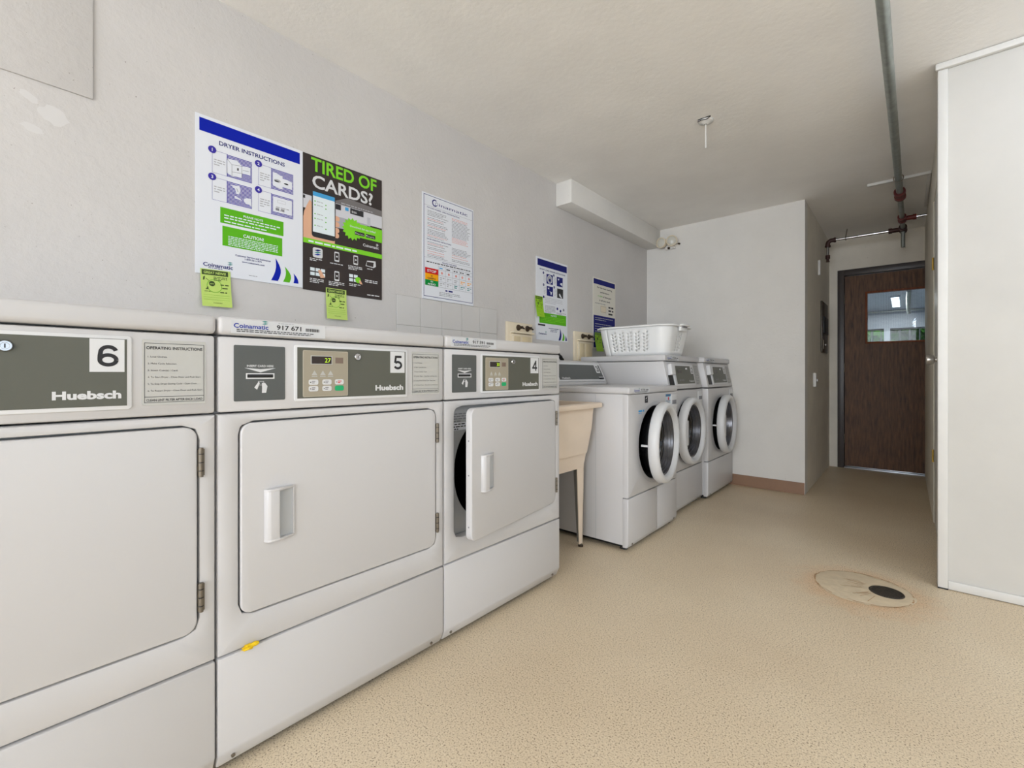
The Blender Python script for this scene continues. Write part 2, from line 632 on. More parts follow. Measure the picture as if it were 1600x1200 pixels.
    def digit(s, F, ch, u, v, h, m, L=1, sx=1.0):
        # block numerals built from thick strokes in a box .6 wide and 1 high
        def arc(cx, cy, rx, ry, a0, a1, n=22):
            return [(cx + rx * math.cos(R(a0 + (a1 - a0) * i / n)), cy + ry * math.sin(R(a0 + (a1 - a0) * i / n))) for i in range(n + 1)]
        G = {'6': [arc(.3, .31, .215, .225, 0, 360, 30), [(.085, .33), (.088, .50), (.105, .66)] + arc(.31, .66, .205, .255, 178, 18, 14)],
             '5': [[(.53, .915), (.14, .915)], [(.175, .98), (.115, .47)], arc(.29, .31, .215, .225, 138, -155)],
             '4': [[(.42, 0), (.42, 1)], [(.44, .95), (.06, .26)], [(.0, .28), (.58, .28)]],
             '3': [arc(.29, .72, .19, .195, 165, -90), arc(.29, .30, .215, .215, 90, -168)],
             '2': [arc(.3, .69, .21, .225, 168, -20) + [(.40, .45), (.12, .12)], [(.06, .085), (.54, .085)]],
             '1': [[(.34, 0), (.34, 1)], [(.34, .90), (.12, .72)]]}[ch]
        for k, st in enumerate(G):
            s.ribbon(F, [(u + (a - .3) * h * sx, v + b * h) for a, b in st], .165 * h, m, L + k * .25)
        return s

    def dashes(s, F, u0, v1, u1, rows, pitch, h, m, L=1, rnd=None, last=0.6):
        rnd = rnd or random.Random(int(u0 * 1e4) + rows * 7)
        for r in range(rows):
            v = v1 - r * pitch
            u = u0
            end = u1 if r < rows - 1 else u0 + (u1 - u0) * last
            while u < end - h:
                w = h * rnd.uniform(1.6, 5.5)
                e = min(u + w, end)
                s.rect(F, u, v - h, e, v, m, L)
                u = e + h * 0.9
        return s

    def build(s, name, parent=None, loc=None, rz=0.0):
        me = bpy.data.meshes.new(name)
        me.from_pydata([tuple(v) for v in s.v], [], s.f)
        for m in s.mats:
            me.materials.append(m)
        me.polygons.foreach_set('material_index', s.m)
        me.polygons.foreach_set('use_smooth', s.s)
        me.update()
        if any(s.s):
            try:
                me.set_sharp_from_angle(angle=R(42))
            except Exception:
                pass
        o = bpy.data.objects.new(name, me)
        COL.objects.link(o)
        if parent is not None:
            o.parent = parent
        if loc is not None:
            o.location = loc
        o.rotation_euler = (0, 0, rz)
        return o


def hole_plate(mm, F, u0, v0, u1, v1, cu, cv, rf, th, m, bo=0.005, bi=0.002, n=96):
    # rectangular plate with one hole of radius rf(angle), rounded outer and inner edges
    angs = [2 * math.pi * i / n for i in range(n)]
    for a, b in ((u0, v0), (u1, v0), (u1, v1), (u0, v1)):
        angs.append(math.atan2(b - cv, a - cu) % (2 * math.pi))
    angs = sorted(set(round(a, 6) for a in angs))

    def outer(a, ins):
        c, sn = math.cos(a), math.sin(a)
        t = 1e9
        if c > 1e-9:
            t = min(t, (u1 - cu) / c)
        if c < -1e-9:
            t = min(t, (u0 - cu) / c)
        if sn > 1e-9:
            t = min(t, (v1 - cv) / sn)
        if sn < -1e-9:
            t = min(t, (v0 - cv) / sn)
        pu, pv = cu + c * t, cv + sn * t
        return (min(max(pu, u0 + ins), u1 - ins), min(max(pv, v0 + ins), v1 - ins))
    vs, fs = [], []
    for a in angs:
        c, sn = math.cos(a), math.sin(a)
        r = rf(a)
        rows = [(cu + c * r, cv + sn * r, -th), (cu + c * r, cv + sn * r, -bi),
                (cu + c * (r + bi * .3), cv + sn * (r + bi * .3), -bi * .3), (cu + c * (r + bi), cv + sn * (r + bi), 0)]
        for ins, d in ((bo, 0), (bo * .3, -bo * .3), (0, -bo), (0, -th)):
            pu, pv = outer(a, ins)
            rows.append((pu, pv, d))
        vs += [F.p(*q) for q in rows]
    K = 8
    N = len(angs)
    for i in range(N):
        j = (i + 1) % N
        for k in range(K - 1):
            fs.append((i * K + k, i * K + k + 1, j * K + k + 1, j * K + k))
    mm.add(vs, fs, m, True)


def rr_radius(hw, hh, rad):
    def f(a):
        c, sn = abs(math.cos(a)), abs(math.sin(a))
        lo, hi = 0.0, hw + hh
        for _ in range(40):
            t = (lo + hi) / 2
            qx, qy = t * c - (hw - rad), t * sn - (hh - rad)
            d = math.hypot(max(qx, 0), max(qy, 0)) + min(max(qx, qy), 0) - rad
            if d > 0:
                hi = t
            else:
                lo = t
        return lo
    return f


def rrect_pts(u0, v0, u1, v1, r, n=6):
    pts = []
    for cx, cy, a in ((u1 - r, v1 - r, 0), (u0 + r, v1 - r, 90), (u0 + r, v0 + r, 180), (u1 - r, v0 + r, 270)):
        for i in range(n + 1):
            t = R(a + 90 * i / n)
            pts.append((cx + r * math.cos(t), cy + r * math.sin(t)))
    return pts


def tag(o, label=None, cat=None, group=None, kind=None):
    if label:
        o['label'] = label
    if cat:
        o['category'] = cat
    if group:
        o['group'] = group
    if kind:
        o['kind'] = kind
    return o


def thing(name, loc, label, cat, group=None):
    o = bpy.data.objects.new(name, None)
    o.empty_display_size = 0.05
    COL.objects.link(o)
    o.location = loc
    return tag(o, label, cat, group)


def struct(o):
    o['kind'] = 'structure'
    return o


# ------------------------------------------------------------------ the room
T = 0.12
mm = M().box((XW - T, YB - T, -0.1), (XR + T, YE + 0.06, 0), FLOOR)
struct(mm.build('floor'))
struct(M().box((XW - T, YB - T, CEIL), (XR + T, YE + 0.06, CEIL + 0.1), CEILM).build('ceiling'))
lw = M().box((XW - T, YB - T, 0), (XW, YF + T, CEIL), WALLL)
# patched plaster spots
random.seed(4)
PATCH = mat('plaster_patch', (209, 207, 206), rough=0.75, spec=0.3)
F = FX((XW, 0, 0))
for (y, z, ry, rz, a) in ((0.080, 1.757, 0.022, 0.012, -25), (0.130, 1.722, 0.034, 0.026, -10), (0.085, 1.668, 0.024, 0.012, -18)):
    pts = []
    for i in range(18):
        t = 2 * math.pi * i / 18
        k = random.uniform(0.8, 1.15)
        x0, y0 = ry * k * math.cos(t), rz * k * math.sin(t)
        pts.append((y + x0 * math.cos(R(a)) - y0 * math.sin(R(a)), z + x0 * math.sin(R(a)) + y0 * math.cos(R(a))))
    lw.poly(F, pts, PATCH, 1)
struct(lw.build('wall_left'))
fw = M().box((XW, YF, 0), (XH, YF + T, CEIL), WALL)
struct(fw.build('wall_far'))
struct(M().box((XH - T, YF + T, 0), (XH, YE, CEIL), WALLH).build('wall_hall_left'))
# end wall of the hallway with its door opening
DX0, DX1, DH = -0.535, 0.50, 2.017
ew = M()
ew.box((XH - T, YE, 0), (DX0, YE + T, CEIL), WALLH)
ew.box((DX1, YE, 0), (XR, YE + T, CEIL), WALLH)
ew.box((DX0, YE, DH), (DX1, YE + T, CEIL), WALLH)
struct(ew.build('wall_hall_end'))
# wall behind the camera, with a window
bw = M()
WX0, WX1, WZ0, WZ1 = -1.1, 2.1, 0.4, 2.15
bw.box((XW, YB - T, 0), (WX0, YB, CEIL), WALL)
bw.box((WX1, YB - T, 0), (XR, YB, CEIL), WALL)
bw.box((WX0, YB - T, 0), (WX1, YB, WZ0), WALL)
bw.box((WX0, YB - T, WZ1), (WX1, YB, CEIL), WALL)
struct(bw.build('wall_back'))
win = M()
for x in (WX0, (WX0 + WX1) / 2 - 0.02, WX1 - 0.04):
    win.box((x, YB - 0.08, WZ0), (x + 0.04, YB - 0.03, WZ1), TRIMW)
win.box((WX0, YB - 0.08, WZ0), (WX1, YB - 0.03, WZ0 + 0.04), TRIMW)
win.box((WX0, YB - 0.08, WZ1 - 0.04), (WX1, YB - 0.03, WZ1), TRIMW)
win.box((WX0, YB - 0.058, WZ0), (WX1, YB - 0.052, WZ1), GLASS)
struct(win.build('window_1'))
rw = M()
rw.box((XR, YB - T, 0), (XR + T, -1.4, CEIL), WALL)
rw.box((XR, 1.8, 0), (XR + T, 2.79, CEIL), WALL)
rw.box((XR, -1.4, 0), (XR + T, 1.8, 0.70), WALL)
rw.box((XR, -1.4, 2.10), (XR + T, 1.8, CEIL), WALL)
struct(rw.build('wall_right'))
win = M()  # unseen window, added in the right wall to brighten the room
for y in (-1.4, -0.35, 0.71, 1.76):
    win.box((XR + 0.03, y, 0.70), (XR + 0.08, y + 0.04, 2.10), TRIMW)
win.box((XR + 0.03, -1.4, 0.70), (XR + 0.08, 1.8, 0.74), TRIMW)
win.box((XR + 0.03, -1.4, 2.06), (XR + 0.08, 1.8, 2.10), TRIMW)
win.box((XR + 0.052, -1.4, 0.70), (XR + 0.058, 1.8, 2.10), GLASS)
struct(win.build('window_added'))
# ceiling boxing along the left wall
struct(M().box((XW, 2.702, 2.168), (-1.785, YF, CEIL), WALL, 0.004).build('trim_1'))
# baseboard on the far wall
struct(M().prism(FX((0, 0, 0)), [(YF, 0), (YF, 0.092), (YF - 0.006, 0.09), (YF - 0.008, 0.012), (YF - 0.014, 0)], -1.2, XH - 0.003, BASEB).build('baseboard_far'))

# closet front on the right: flat panel with battens
CX, CY = 0.106, 2.782
cl = M()
cl.box((CX + 0.002, CY + 0.008, 0.0), (XR, CY + 0.06, CEIL), PANELM)
struct(cl.build('wall_closet'))
tr = M()
tr.box((CX, CY - 0.004, 0.0), (CX + 0.034, CY + 0.062, CEIL - 0.03), TRIMW, 0.003)
tr.box((CX + 0.034, CY - 0.003, 0.004), (XR, CY + 0.008, 0.04), TRIMW, 0.003)
tr.box((CX - 0.008, CY - 0.016, CEIL - 0.03), (XR, CY + 0.008, CEIL - 0.002), TRIMW, 0.005)
tr.box((CX, CY - 0.005, 0.0), (CX + 0.034, CY + 0.06, 0.006), BLACK)
struct(tr.build('trim_2'))
SX = 0.132
sw = M()
sw.box((SX, CY + 0.06, 0), (SX + 0.1, 3.14, CEIL), WALLH)
sw.box((SX, 3.98, 0), (SX + 0.1, YE, CEIL), WALLH)
sw.box((SX, 3.14, 2.06), (SX + 0.1, 3.98, CEIL), WALLH)
struct(sw.build('wall_hall_right'))
tr = M()
tr.box((SX - 0.022, 2.87, 0), (SX, 2.94, 2.05), TRIMW, 0.003)
struct(tr.build('trim_3'))
d2 = M()
d2.box((SX + 0.004, 3.15, 0.01), (SX + 0.04, 3.97, 2.05), TRIMW, 0.003)
door2 = d2.build('door_2')
struct(door2)
k = M()
k.cyl((SX + 0.004, 3.26, 1.03), (SX - 0.002, 3.26, 1.03), 0.032, NICKEL, n=28)
k.cyl((SX - 0.002, 3.26, 1.03), (SX - 0.02, 3.26, 1.03), 0.012, NICKEL)
k.lathe(FXN((SX - 0.018, 3.26, 1.03)), [(0.001, 0.036), (0.02, 0.036), (0.026, 0.032), (0.028, 0.02), (0.024, 0.006), (0.012, 0)], NICKEL, n=28)
k.build('door_knob', door2)
for z in (1.66, 0.43):
    k = M()
    k.cyl((SX - 0.003, 3.972, z - 0.040), (SX - 0.003, 3.972, z + 0.040), 0.0055, BRASS, n=12)
    k.build('hinge', door2)

# hallway door
fr = M()
fr.box((DX0, YE - 0.012, 0), (-0.478, YE + T, DH), JAMB, 0.003)
fr.box((0.445, YE - 0.012, 0), (DX1, YE + T, DH), JAMB, 0.003)
fr.box((-0.478, YE - 0.012, 1.957), (0.445, YE + T, DH), JAMB, 0.003)
fr.box((-0.478, YE + 0.055, 0), (-0.462, YE + 0.07, 1.957), JAMB)
struct(fr.build('trim_4'))
struct(M().box((-0.478, YE - 0.02, 0), (0.445, YE + 0.1, 0.012), mat('threshold_metal', (196, 200, 208), rough=0.3, metal=0.7), 0.002).build('trim_5'))
GX0, GX1, GZ0, GZ1 = -0.296, 0.263, 1.272, 1.763
hd = M()
y0, y1 = YE + 0.008, YE + 0.05
hd.box((-0.474, y0, 0.02), (GX0, y1, 1.95), DOORW)
hd.box((GX1, y0, 0.02), (0.441, y1, 1.95), DOORW)
hd.box((GX0, y0, 0.02), (GX1, y1, GZ0), DOORW)
hd.box((GX0, y0, GZ1), (GX1, y1, 1.95), DOORW)
door1 = hd.build('door_1')
struct(door1)
g = M()
b = 0.014
g.box((GX0 - b, y0 - 0.008, GZ0 - b), (GX0 + 0.004, y1, GZ1 + b), DOORF, 0.003)
g.box((GX1 - 0.004, y0 - 0.008, GZ0 - b), (GX1 + b, y1, GZ1 + b), DOORF, 0.003)
g.box((GX0, y0 - 0.008, GZ0 - b), (GX1, y1, GZ0 + 0.004), DOORF, 0.003)
g.box((GX0, y0 - 0.008, GZ1 - 0.004), (GX1, y1, GZ1 + b), DOORF, 0.003)
g.build('glazing_bead', door1)
g = M()
g.box((GX0, y0 + 0.018, GZ0), (GX1, y0 + 0.024, GZ1), GLASS)
pane = g.build('pane', door1)
g = M()
x = GX0 + 0.0127
while x < GX1:
    g.box((x - 0.0005, y0 + 0.0205, GZ0), (x + 0.0005, y0 + 0.0215, GZ1), WIRE)
    x += 0.0127
z = GZ0 + 0.0127
while z < GZ1:
    g.box((GX0, y0 + 0.0205, z - 0.0005), (GX1, y0 + 0.0215, z + 0.0005), WIRE)
    z += 0.0127
tag(g.build('wire_mesh', pane), 'fine grey safety wire grid')
for z in (1.72, 1.02, 0.30):
    h = M()
    h.cyl((-0.478, YE + 0.0, z - 0.045), (-0.478, YE + 0.0, z + 0.045), 0.005, HINGE, n=12)
    h.build('hinge', door1)
h = M()
h.lathe(FY((0.37, y0, 0.98)), [(0.028, 0), (0.028, 0.005), (0.011, 0.008), (0.011, 0.03), (0.026, 0.036), (0.028, 0.05), (0.02, 0.058), (0.001, 0.06)], NICKEL, n=24)
h.build('door_knob', door1)

# the room beyond the hallway door
YR = 12.6
struct(M().box((-3.2, YE + 0.06, -0.1), (2.4, YR + T, 0), FARW).build('floor_far_room'))
struct(M().box((-3.2, YE + 0.06, CEIL), (2.4, YR + T, CEIL + 0.1), FARC).build('ceiling_far_room'))
struct(M().box((-3.2 - T, YE, 0), (-3.2, YR + T, CEIL), FARW).build('wall_far_room_left'))
struct(M().box((2.4, YE, 0), (2.4 + T, YR + T, CEIL), FARW).build('wall_far_room_right'))
q = M()
q.box((-3.2, YE + T, 0), (XH - T, YE + T + 0.02, CEIL), FARW)
struct(q.build('wall_far_room_front'))
q = M()
q.box((-3.2, YR, 0), (2.4, YR + T, 1.1), FARW)
q.box((-3.2, YR, 1.935), (2.4, YR + T, CEIL), FARW)
q.box((-3.2, YR, 1.1), (-2.9, YR + T, 1.935), FARW)
q.box((-0.36, YR - 0.02, 1.1), (-0.26, YR + T, 1.935), FARW)
q.box((2.1, YR, 1.1), (2.4, YR + T, 1.935), FARW)
struct(q.build('wall_far_room_back'))
q = M()
x = -2.9
while x < 2.1:
    q.box((x, YR + 0.03, 1.1), (x + 0.022, YR + 0.07, 1.935), MULL)
    x += 0.155
q.box((-2.9, YR + 0.03, 1.1), (2.1, YR + 0.07, 1.14), MULL)
q.box((-2.9, YR + 0.03, 1.90), (2.1, YR + 0.07, 1.935), MULL)
q.box((-2.9, YR + 0.048, 1.1), (2.1, YR + 0.052, 1.935), GLASS)
struct(q.build('window_2'))
lf = thing('ceiling_light', (-0.15, 11.2, CEIL), 'bright rectangular ceiling light seen through the glass of the brown hallway door', 'ceiling light')
M().box((-0.07, -0.76, -0.03), (0.07, 0.76, 0), FARC).build('housing', lf)
M().box((-0.055, -0.74, -0.034), (0.055, 0.74, -0.031), TUBEE).build('diffuser', lf)
q = M()
q.cyl((-3.19, 12.35, 2.27), (2.39, 12.35, 2.27), 0.018, STEEL)
tag(q.build('ceiling_pipe'), 'thin grey pipe crossing below the ceiling of the room behind the hallway door', 'pipe')
q = M()
q.tube([(0.03, 9.4, 2.26), (0.03, 11.6, 2.26), (0.03, 11.9, 2.24), (0.04, 12.0, 2.17)], 0.03, STEEL)
tag(q.build('duct_pipe'), 'grey pipe running away beside the bright light behind the hallway door', 'pipe')
# hedge beyond those windows
random.seed(7)
q = bmesh.new()
bmesh.ops.create_grid(q, x_segments=150, y_segments=44, size=0.5)
hb = M()
vs = [Vector((v.co.x * 9 - 0.3, 14.4 + 0.28 * math.sin(v.co.x * 40) * math.sin(v.co.y * 23 + 2 * v.co.x) + random.uniform(-0.12, 0.12), 1.6 + v.co.y * 3.2 + random.uniform(-0.03, 0.03))) for v in q.verts]
fs = [tuple(v.index for v in f.verts) for f in q.faces]
q.free()
hb.add(vs, fs, LEAFM)
# depth behind, closing the hedge as a body
hb.box((-4.8, 14.85, 0), (4.2, 15.4, 3.1), LEAFM)
tag(hb.build('hedge'), 'sunlit green foliage outside the windows of the room behind the hallway door', 'hedge')
struct(M().box((-6, YR + T, -0.1), (6, 16, -0.02), mat('ground_green', (90, 110, 70), rough=0.9)).build('floor_outside'))
sun = bpy.data.lights.new('sun', 'SUN')
sun.energy = 3.0
sun.angle = R(2)
so = bpy.data.objects.new('sun', sun)
COL.objects.link(so)
so.rotation_euler = (R(40), 0, R(20))


# ------------------------------------------------------------------ printed logos
def coinamatic(m, F, u, v, w, cap, L=1, col=LOGOB, sw=TEAL):
    m.text(F, 'Coinamatic', u, v, cap, col, L, w=w, bold=True)
    x, y = u + w * 0.80, v + cap * 1.12
    for k in range(3):
        yy = y + k * cap * 0.30
        xx = x + (k % 2) * w * 0.02
        m.poly(F, [(xx, yy), (xx + w * 0.10, yy - cap * 0.06), (xx + w * 0.19, yy + cap * 0.14), (xx + w * 0.09, yy + cap * 0.20)], sw, L)


def hand_icon(m, F, u, v, s, col, L=2):
    m.poly(F, [(u - s * .55, v - s * .1), (u - s * .2, v + s * .42), (u - s * .05, v + s * .36), (u - s * .3, v - s * .3)], col, L)
    m.poly(F, [(u + s * .12, v + s * .34), (u + s * .40, v + s * .34), (u + s * .62, v + s * .02), (u + s * .5, v - s * .62),
               (u + s * .12, v - s * .62), (u + s * .14, v - s * .2)], col, L)
    m.frame(F, u - s * .22, v + s * .12, u + s * .3, v + s * .5, s * .04, col, L)


def instruction_plate(parent, F, u0, v0, u1, v1):
    p = M()
    p.prism(F, rrect_pts(u0, v0, u1, v1, 0.003, 3), 0, 0.0012, BRUSH)
    G = Frame(F.p(0, 0, 0.0012), F.u, F.v, F.n)
    w, h = u1 - u0, v1 - v0
    p.frame(G, u0 + w * .03, v0 + h * .04, u1 - w * .03, v1 - h * .05, 0.0009, INK)
    p.text(G, 'OPERATING INSTRUCTIONS', (u0 + u1) / 2, v1 - h * .145, h * .045, INK, w=w * .88, al='C', bold=True)
    for i, t in enumerate(('1. Load Clothes.', '2. Make Cycle Selection.', '3. Insert Coin(s) / Card.', '4. To Start Dryer - Close Door and Push Start',
                           '5. To Stop Dryer During Cycle - Open Door.', '6. To Restart Dryer - Close Door and Push Start')):
        p.text(G, t, u0 + w * .08, v1 - h * (.27 + .104 * i), h * .026, INK, w=w * min(.86, .0185 * len(t)))
    p.rect(G, u0 + w * .03, v0 + h * .125, u1 - w * .03, v0 + h * .132, INK)
    p.text(G, 'CLEAN LINT FILTER AFTER EACH LOAD', (u0 + u1) / 2, v0 + h * .062, h * .035, INK, w=w * .88, al='C', bold=True)
    return p.build('instruction_plate', parent)


def number_sticker(parent, F, u0, v0, u1, v1, t):
    p = M()
    p.prism(F, [(u0, v0), (u1, v0), (u1, v1), (u0, v1)], 0, 0.0006, WHITE2)
    G = Frame(F.p(0, 0, 0.0006), F.u, F.v, F.n)
    h = v1 - v0
    w = u1 - u0
    p.digit(G, t, (u0 + u1) / 2 + w * .02, v0 + h * .16, h * .66, INK, 1, sx=w * .68 / (h * .66 * .62))
    return p.build('number_sticker', parent)


def keypad(parent, F, u0, v0, u1, v1, digits):
    p = M()
    p.prism(F, rrect_pts(u0, v0, u1, v1, 0.004, 3), 0, 0.002, BEIGE, 0.0006, 1)
    G = Frame(F.p(0, 0, 0.002), F.u, F.v, F.n)
    w, h = u1 - u0, v1 - v0
    X = lambda a: u0 + w * a
    Y = lambda a: v0 + h * a
    p.frame(G, X(.01), Y(.01), X(.99), Y(.99), 0.0008, mat('keypad_edge', (190, 186, 172), rough=0.5))
    p.rect(G, X(.70), Y(.73), X(.88), Y(.86), mat('ir_window', (122, 104, 92), rough=0.4))
    for i, a in enumerate((.18, .36, .53)):
        q = [(X(a), Y(.47)), (X(a + .12), Y(.47)), (X(a + .06), Y(.57))]
        p.poly(G, q, BRUSH)
        p.rect(G, X(a), Y(.435), X(a + .12), Y(.45), BRUSH)
    pad = p.build('keypad', parent)
    dsp = M()
    dsp.rect(G, X(.16), Y(.70), X(.63), Y(.89), BRUSH, 1)
    dsp.rect(G, X(.18), Y(.715), X(.61), Y(.875), LEDD, 2)
    dsp.text(G, digits, X(.59), Y(.745), h * .10, LED, 3, al='R')
    dsp.build('display', pad)
    for i in range(3):
        for j in range(2):
            a, b = (.12, .41, .69)[i], (.26, .12)[j]
            c = KGREEN if (i == 2 and j == 1) else WHITE2
            q = M()
            q.prism(G, rrect_pts(X(a), Y(b), X(a + .2), Y(b + .115), 0.0045, 3), 0, 0.001, c)
            G2 = Frame(G.p(0, 0, 0.001), F.u, F.v, F.n)
            if c is WHITE2:
                q.dashes(G2, X(a + .06), Y(b + .085), X(a + .16), 2, h * .035, h * .018, RED if i == 2 else GINK)
                q.disc(G2, X(a + .035), Y(b + .055), 0.0015, INK, n=10)
            q.build('button', pad)


def keylock(parent, F, u, v, s=0.011):
    q = M()
    G = Frame(F.p(u, v, 0), F.u, F.v, F.n)
    q.lathe(G, [(s, 0), (s, .002), (s * .8, .005), (s * .55, .005), (s * .5, .0035), (0.0001, .0035)], CHROME, n=24)
    q.rect(G, -s * .08, -s * .35, s * .08, s * .35, INK, 11)
    q.build('lock', parent)


def asset_sticker(parent, F, serial, s=1.0):
    p = M()
    p.prism(F, [(0, 0), (.232 * s, 0), (.232 * s, .034 * s), (0, .034 * s)], 0, 0.0004, STICK)
    G = Frame(F.p(0, 0, 0.0004), F.u, F.v, F.n)
    coinamatic(p, G, .006 * s, .0135 * s, .078 * s, .011 * s)
    p.dashes(G, .108 * s, .032 * s, .15 * s, 1, .003, .0018 * s, LINK, last=1)
    p.text(G, serial, .104 * s, .0155 * s, .0115 * s, INK, w=.062 * s, bold=True)
    rr = random.Random(serial)
    u = .178 * s
    while u < .214 * s:
        w = rr.uniform(.0008, .0028) * s
        p.rect(G, u, .0155 * s, u + w, .0235 * s, INK)
        u += w + .0012 * s
    p.dashes(G, .012 * s, .0105 * s, .20 * s, 2, .0042 * s, .0020 * s, INK, last=.95)
    return p.build('asset_sticker', parent)


# ------------------------------------------------------------------ tumble dryers
def make_dryer(y0, W, num, serial, digits, angle, label):
    D = 0.69
    t = thing('tumble_dryer', (-1.216, y0, 0), label, 'dryer', 'row of white dryers along the left wall')
    k = W / 0.684
    cab = M()
    cab.shell((-D, 0.003, 0.03), (-0.04, W - 0.003, 1.046), WHITE)
    cab.box((-D + 0.02, 0.02, 0.018), (-0.03, W - 0.02, 0.032), BLACK)
    cab.build('cabinet', t)
    for x in (-0.62, -0.07):
        for y in (0.06, W - 0.06):
            M().cyl((x, y, 0), (x, y, 0.02), 0.02, RUBBER, n=16).build('foot', t)
    M().box((-D, 0.0, 1.046), (0.006, W, 1.089), WHITE, 0.011, 3).build('top_panel', t)
    # control fascia
    cp = M()
    cp.box((-0.058, 0.002, 0.862), (0, W - 0.002, 1.042), WHITE, 0.006)
    cpo = cp.build('control_fascia', t)
    F0 = FX((0, 0, 0))
    a0, a1, v0, v1 = .034 * k, .152 * k, .887, 1.023
    p = M()
    p.prism(F0, rrect_pts(a0, v0, a1, v1, .003, 3), 0, 0.0012, PLATE)
    G = FX((0.0012, 0, 0))
    c = (a0 + a1) / 2
    w = a1 - a0
    p.text(G, 'INSERT CARD HERE', c, .9705, .005, WHITE2, w=w * .52, al='C', bold=True)
    p.poly(G, [(c - w * .31, .968), (c, .957), (c + w * .31, .968), (c, .965)], WHITE2)
    p.rect(G, c - w * .28, .941, c + w * .28, .955, WHITE2, 1)
    hand_icon(p, G, c, .922, .026 * k, WHITE2, 1)
    cpl = p.build('card_reader_plate', t)
    M().box((-.004, c - w * .255, .9435), (0.0024, c + w * .255, .9525), BLACK, .0015).build('card_slot', cpl)
    # console
    u0, u1 = .182 * k, .523 * k
    p = M()
    fo = rrect_pts(u0 - .008, .880, u1 + .008, 1.031, .007, 4)
    p.prism(F0, fo, 0, 0.003, WHITE2, 0.0012, 2)
    cf = p.build('console_frame', t)
    p = M()
    p.rect(FX((0.0031, 0, 0)), u0, .888, u1, 1.024, PLATE2, 1)
    G = FX((0.0032, 0, 0))
    p.text(G, 'Huebsch', u1 - .009 * k, .904, .0155, WHITE2, 2, w=.100 * k, al='R', bold=2)
    con = p.build('console_plate', t)
    keypad(t, FX((0.0032, 0, 0)), u0 + .014 * k, .891, u0 + .143 * k, 1.017, digits)
    keylock(t, FX((0.0032, 0, 0)), .355 * k, 1.003)
    number_sticker(t, FX((0.0038, 0, 0)), .466 * k, .957, .519 * k, 1.023, num)
    instruction_plate(t, FX((0.0, 0, 0)), .548 * k, .886, .663 * k, 1.026)
    if serial:
        asset_sticker(t, FX((0.0062, .026 * k, 1.0505)), serial)
    # front panel with the door opening
    du0, du1, dv0, dv1 = .044 * k, .651 * k, .364, .838
    hw, hh = (du1 - du0) / 2, (dv1 - dv0) / 2
    cu, cv = (du0 + du1) / 2, (dv0 + dv1) / 2
    p = M()
    hole_plate(p, FX((0, 0, 0)), 0.001, .287, W - .001, .858, cu, cv, rr_radius(hw, hh, .03), .05, WHITE, bo=.007, bi=.003)
    p.build('front_panel', t)
    p = M()
    hole_plate(p, FX((-.036, 0, 0)), du0 - .005, dv0 - .005, du1 + .005, dv1 + .005, cu - .012, cv - .012, rr_radius(.262, .205, .19), .02, LGREY, bo=.001, bi=.004)
    if angle > 0:
        G = FX((-.0358, 0, 0))
        p.dashes(G, du0 + .012, dv1 - .03, du0 + .10, 4, .009, .004, GINK)
        p.rect(G, du0 + .006, dv1 - .092, du0 + .10, dv1 - .064, WPAPER, 1)
        p.dashes(G, du0 + .012, dv1 - .068, du0 + .09, 3, .009, .004, INK, 2)
    p.build('opening_liner', t)
    p = M()
    p.lathe(FX((-.058, cu - .012, cv + .02)), [(.285, 0), (.29, -.02), (.29, -.5), (.001, -.5)], DRUM, n=48)
    p.build('drum', t)
    # door, hinged on its right edge
    hz = du1 - .003
    p = M()
    G = FX((0, -hz, 0))
    gap = .0045
    pts = rrect_pts(du0 + gap, dv0 + gap, du1 - gap, dv1 - gap, .026, 7)
    p.prism(G, pts, -.024, 0.003, WHITE, 0.004, 3)
    if angle > 0:
        Gs = FYN = Frame((-.010, du0 + gap - hz, 0), (1, 0, 0), (0, 0, 1), (0, -1, 0))
        for z in (.42, .60, .72):
            p.disc(Gs, 0, z, .003, GINK, 1, 12)
    d = p.build('door', t, loc=(0, hz, 0), rz=R(angle))
    h = M()
    hu0, hu1 = .100 * k - hz, .173 * k - hz
    hv0, hv1 = .532, .664
    q = hu0
    w = hu1 - hu0
    FH = Frame((.003, 0, 0), (0, 1, 0), (1, 0, 0), (0, 0, 1))
    h.prism(FH, [(q, 0), (q + .006, .011), (q + .012, .0145), (q + w * .44, .016), (q + w * .47, .013), (q + w * .43, .004), (q + w * .40, 0)], hv0 + .002, hv1 - .002, WHITE, .0012, 2)
    for a, b in ((hv0, hv0 + .006), (hv1 - .006, hv1)):
        h.prism(FH, [(q, 0), (q + .006, .0115), (q + .012, .0155), (q + w * .44, .017), (q + w, .004), (q + w, 0)], a, b, WHITE, .0012, 2)
    h.prism(FX((.003, 0, 0)), [(q + w * .3, hv0), (q + w, hv0), (q + w, hv1), (q + w * .3, hv1)], 0, .0012, LGREY)
    h.prism(FH, [(q + w - .003, 0), (q + w - .003, .004), (q + w, .004), (q + w, 0)], hv0, hv1, WHITE)
    h.build('handle', d)
    for z0 in (.719, .412):
        h = M()
        h.cyl((.004, du1 + .002, z0), (.004, du1 + .002, z0 + .066), .0048, HINGE, n=12)
        h.box((-.002, du1 - .004, z0 + .003), (.0045, du1 + .009, z0 + .063), HINGE)
        for q2 in (z0 + .014, z0 + .033, z0 + .052):
            h.cyl((.004, du1 + .002, q2 - .001), (.004, du1 + .002, q2 + .001), .0055, BLACK, n=12)
        h.build('hinge', t)
    # lower panel with slanting toe edge
    p = M()
    FP = Frame((0, 0, 0), (1, 0, 0), (0, 0, 1), (0, 1, 0))
    p.prism(FP, [(0, .283), (0, .056), (-.016, .020), (-.05, .020), (-.05, .283)], 0.001, W - .001, WHITE, 0.005, 2)
    lp = p.build('lower_panel', t)
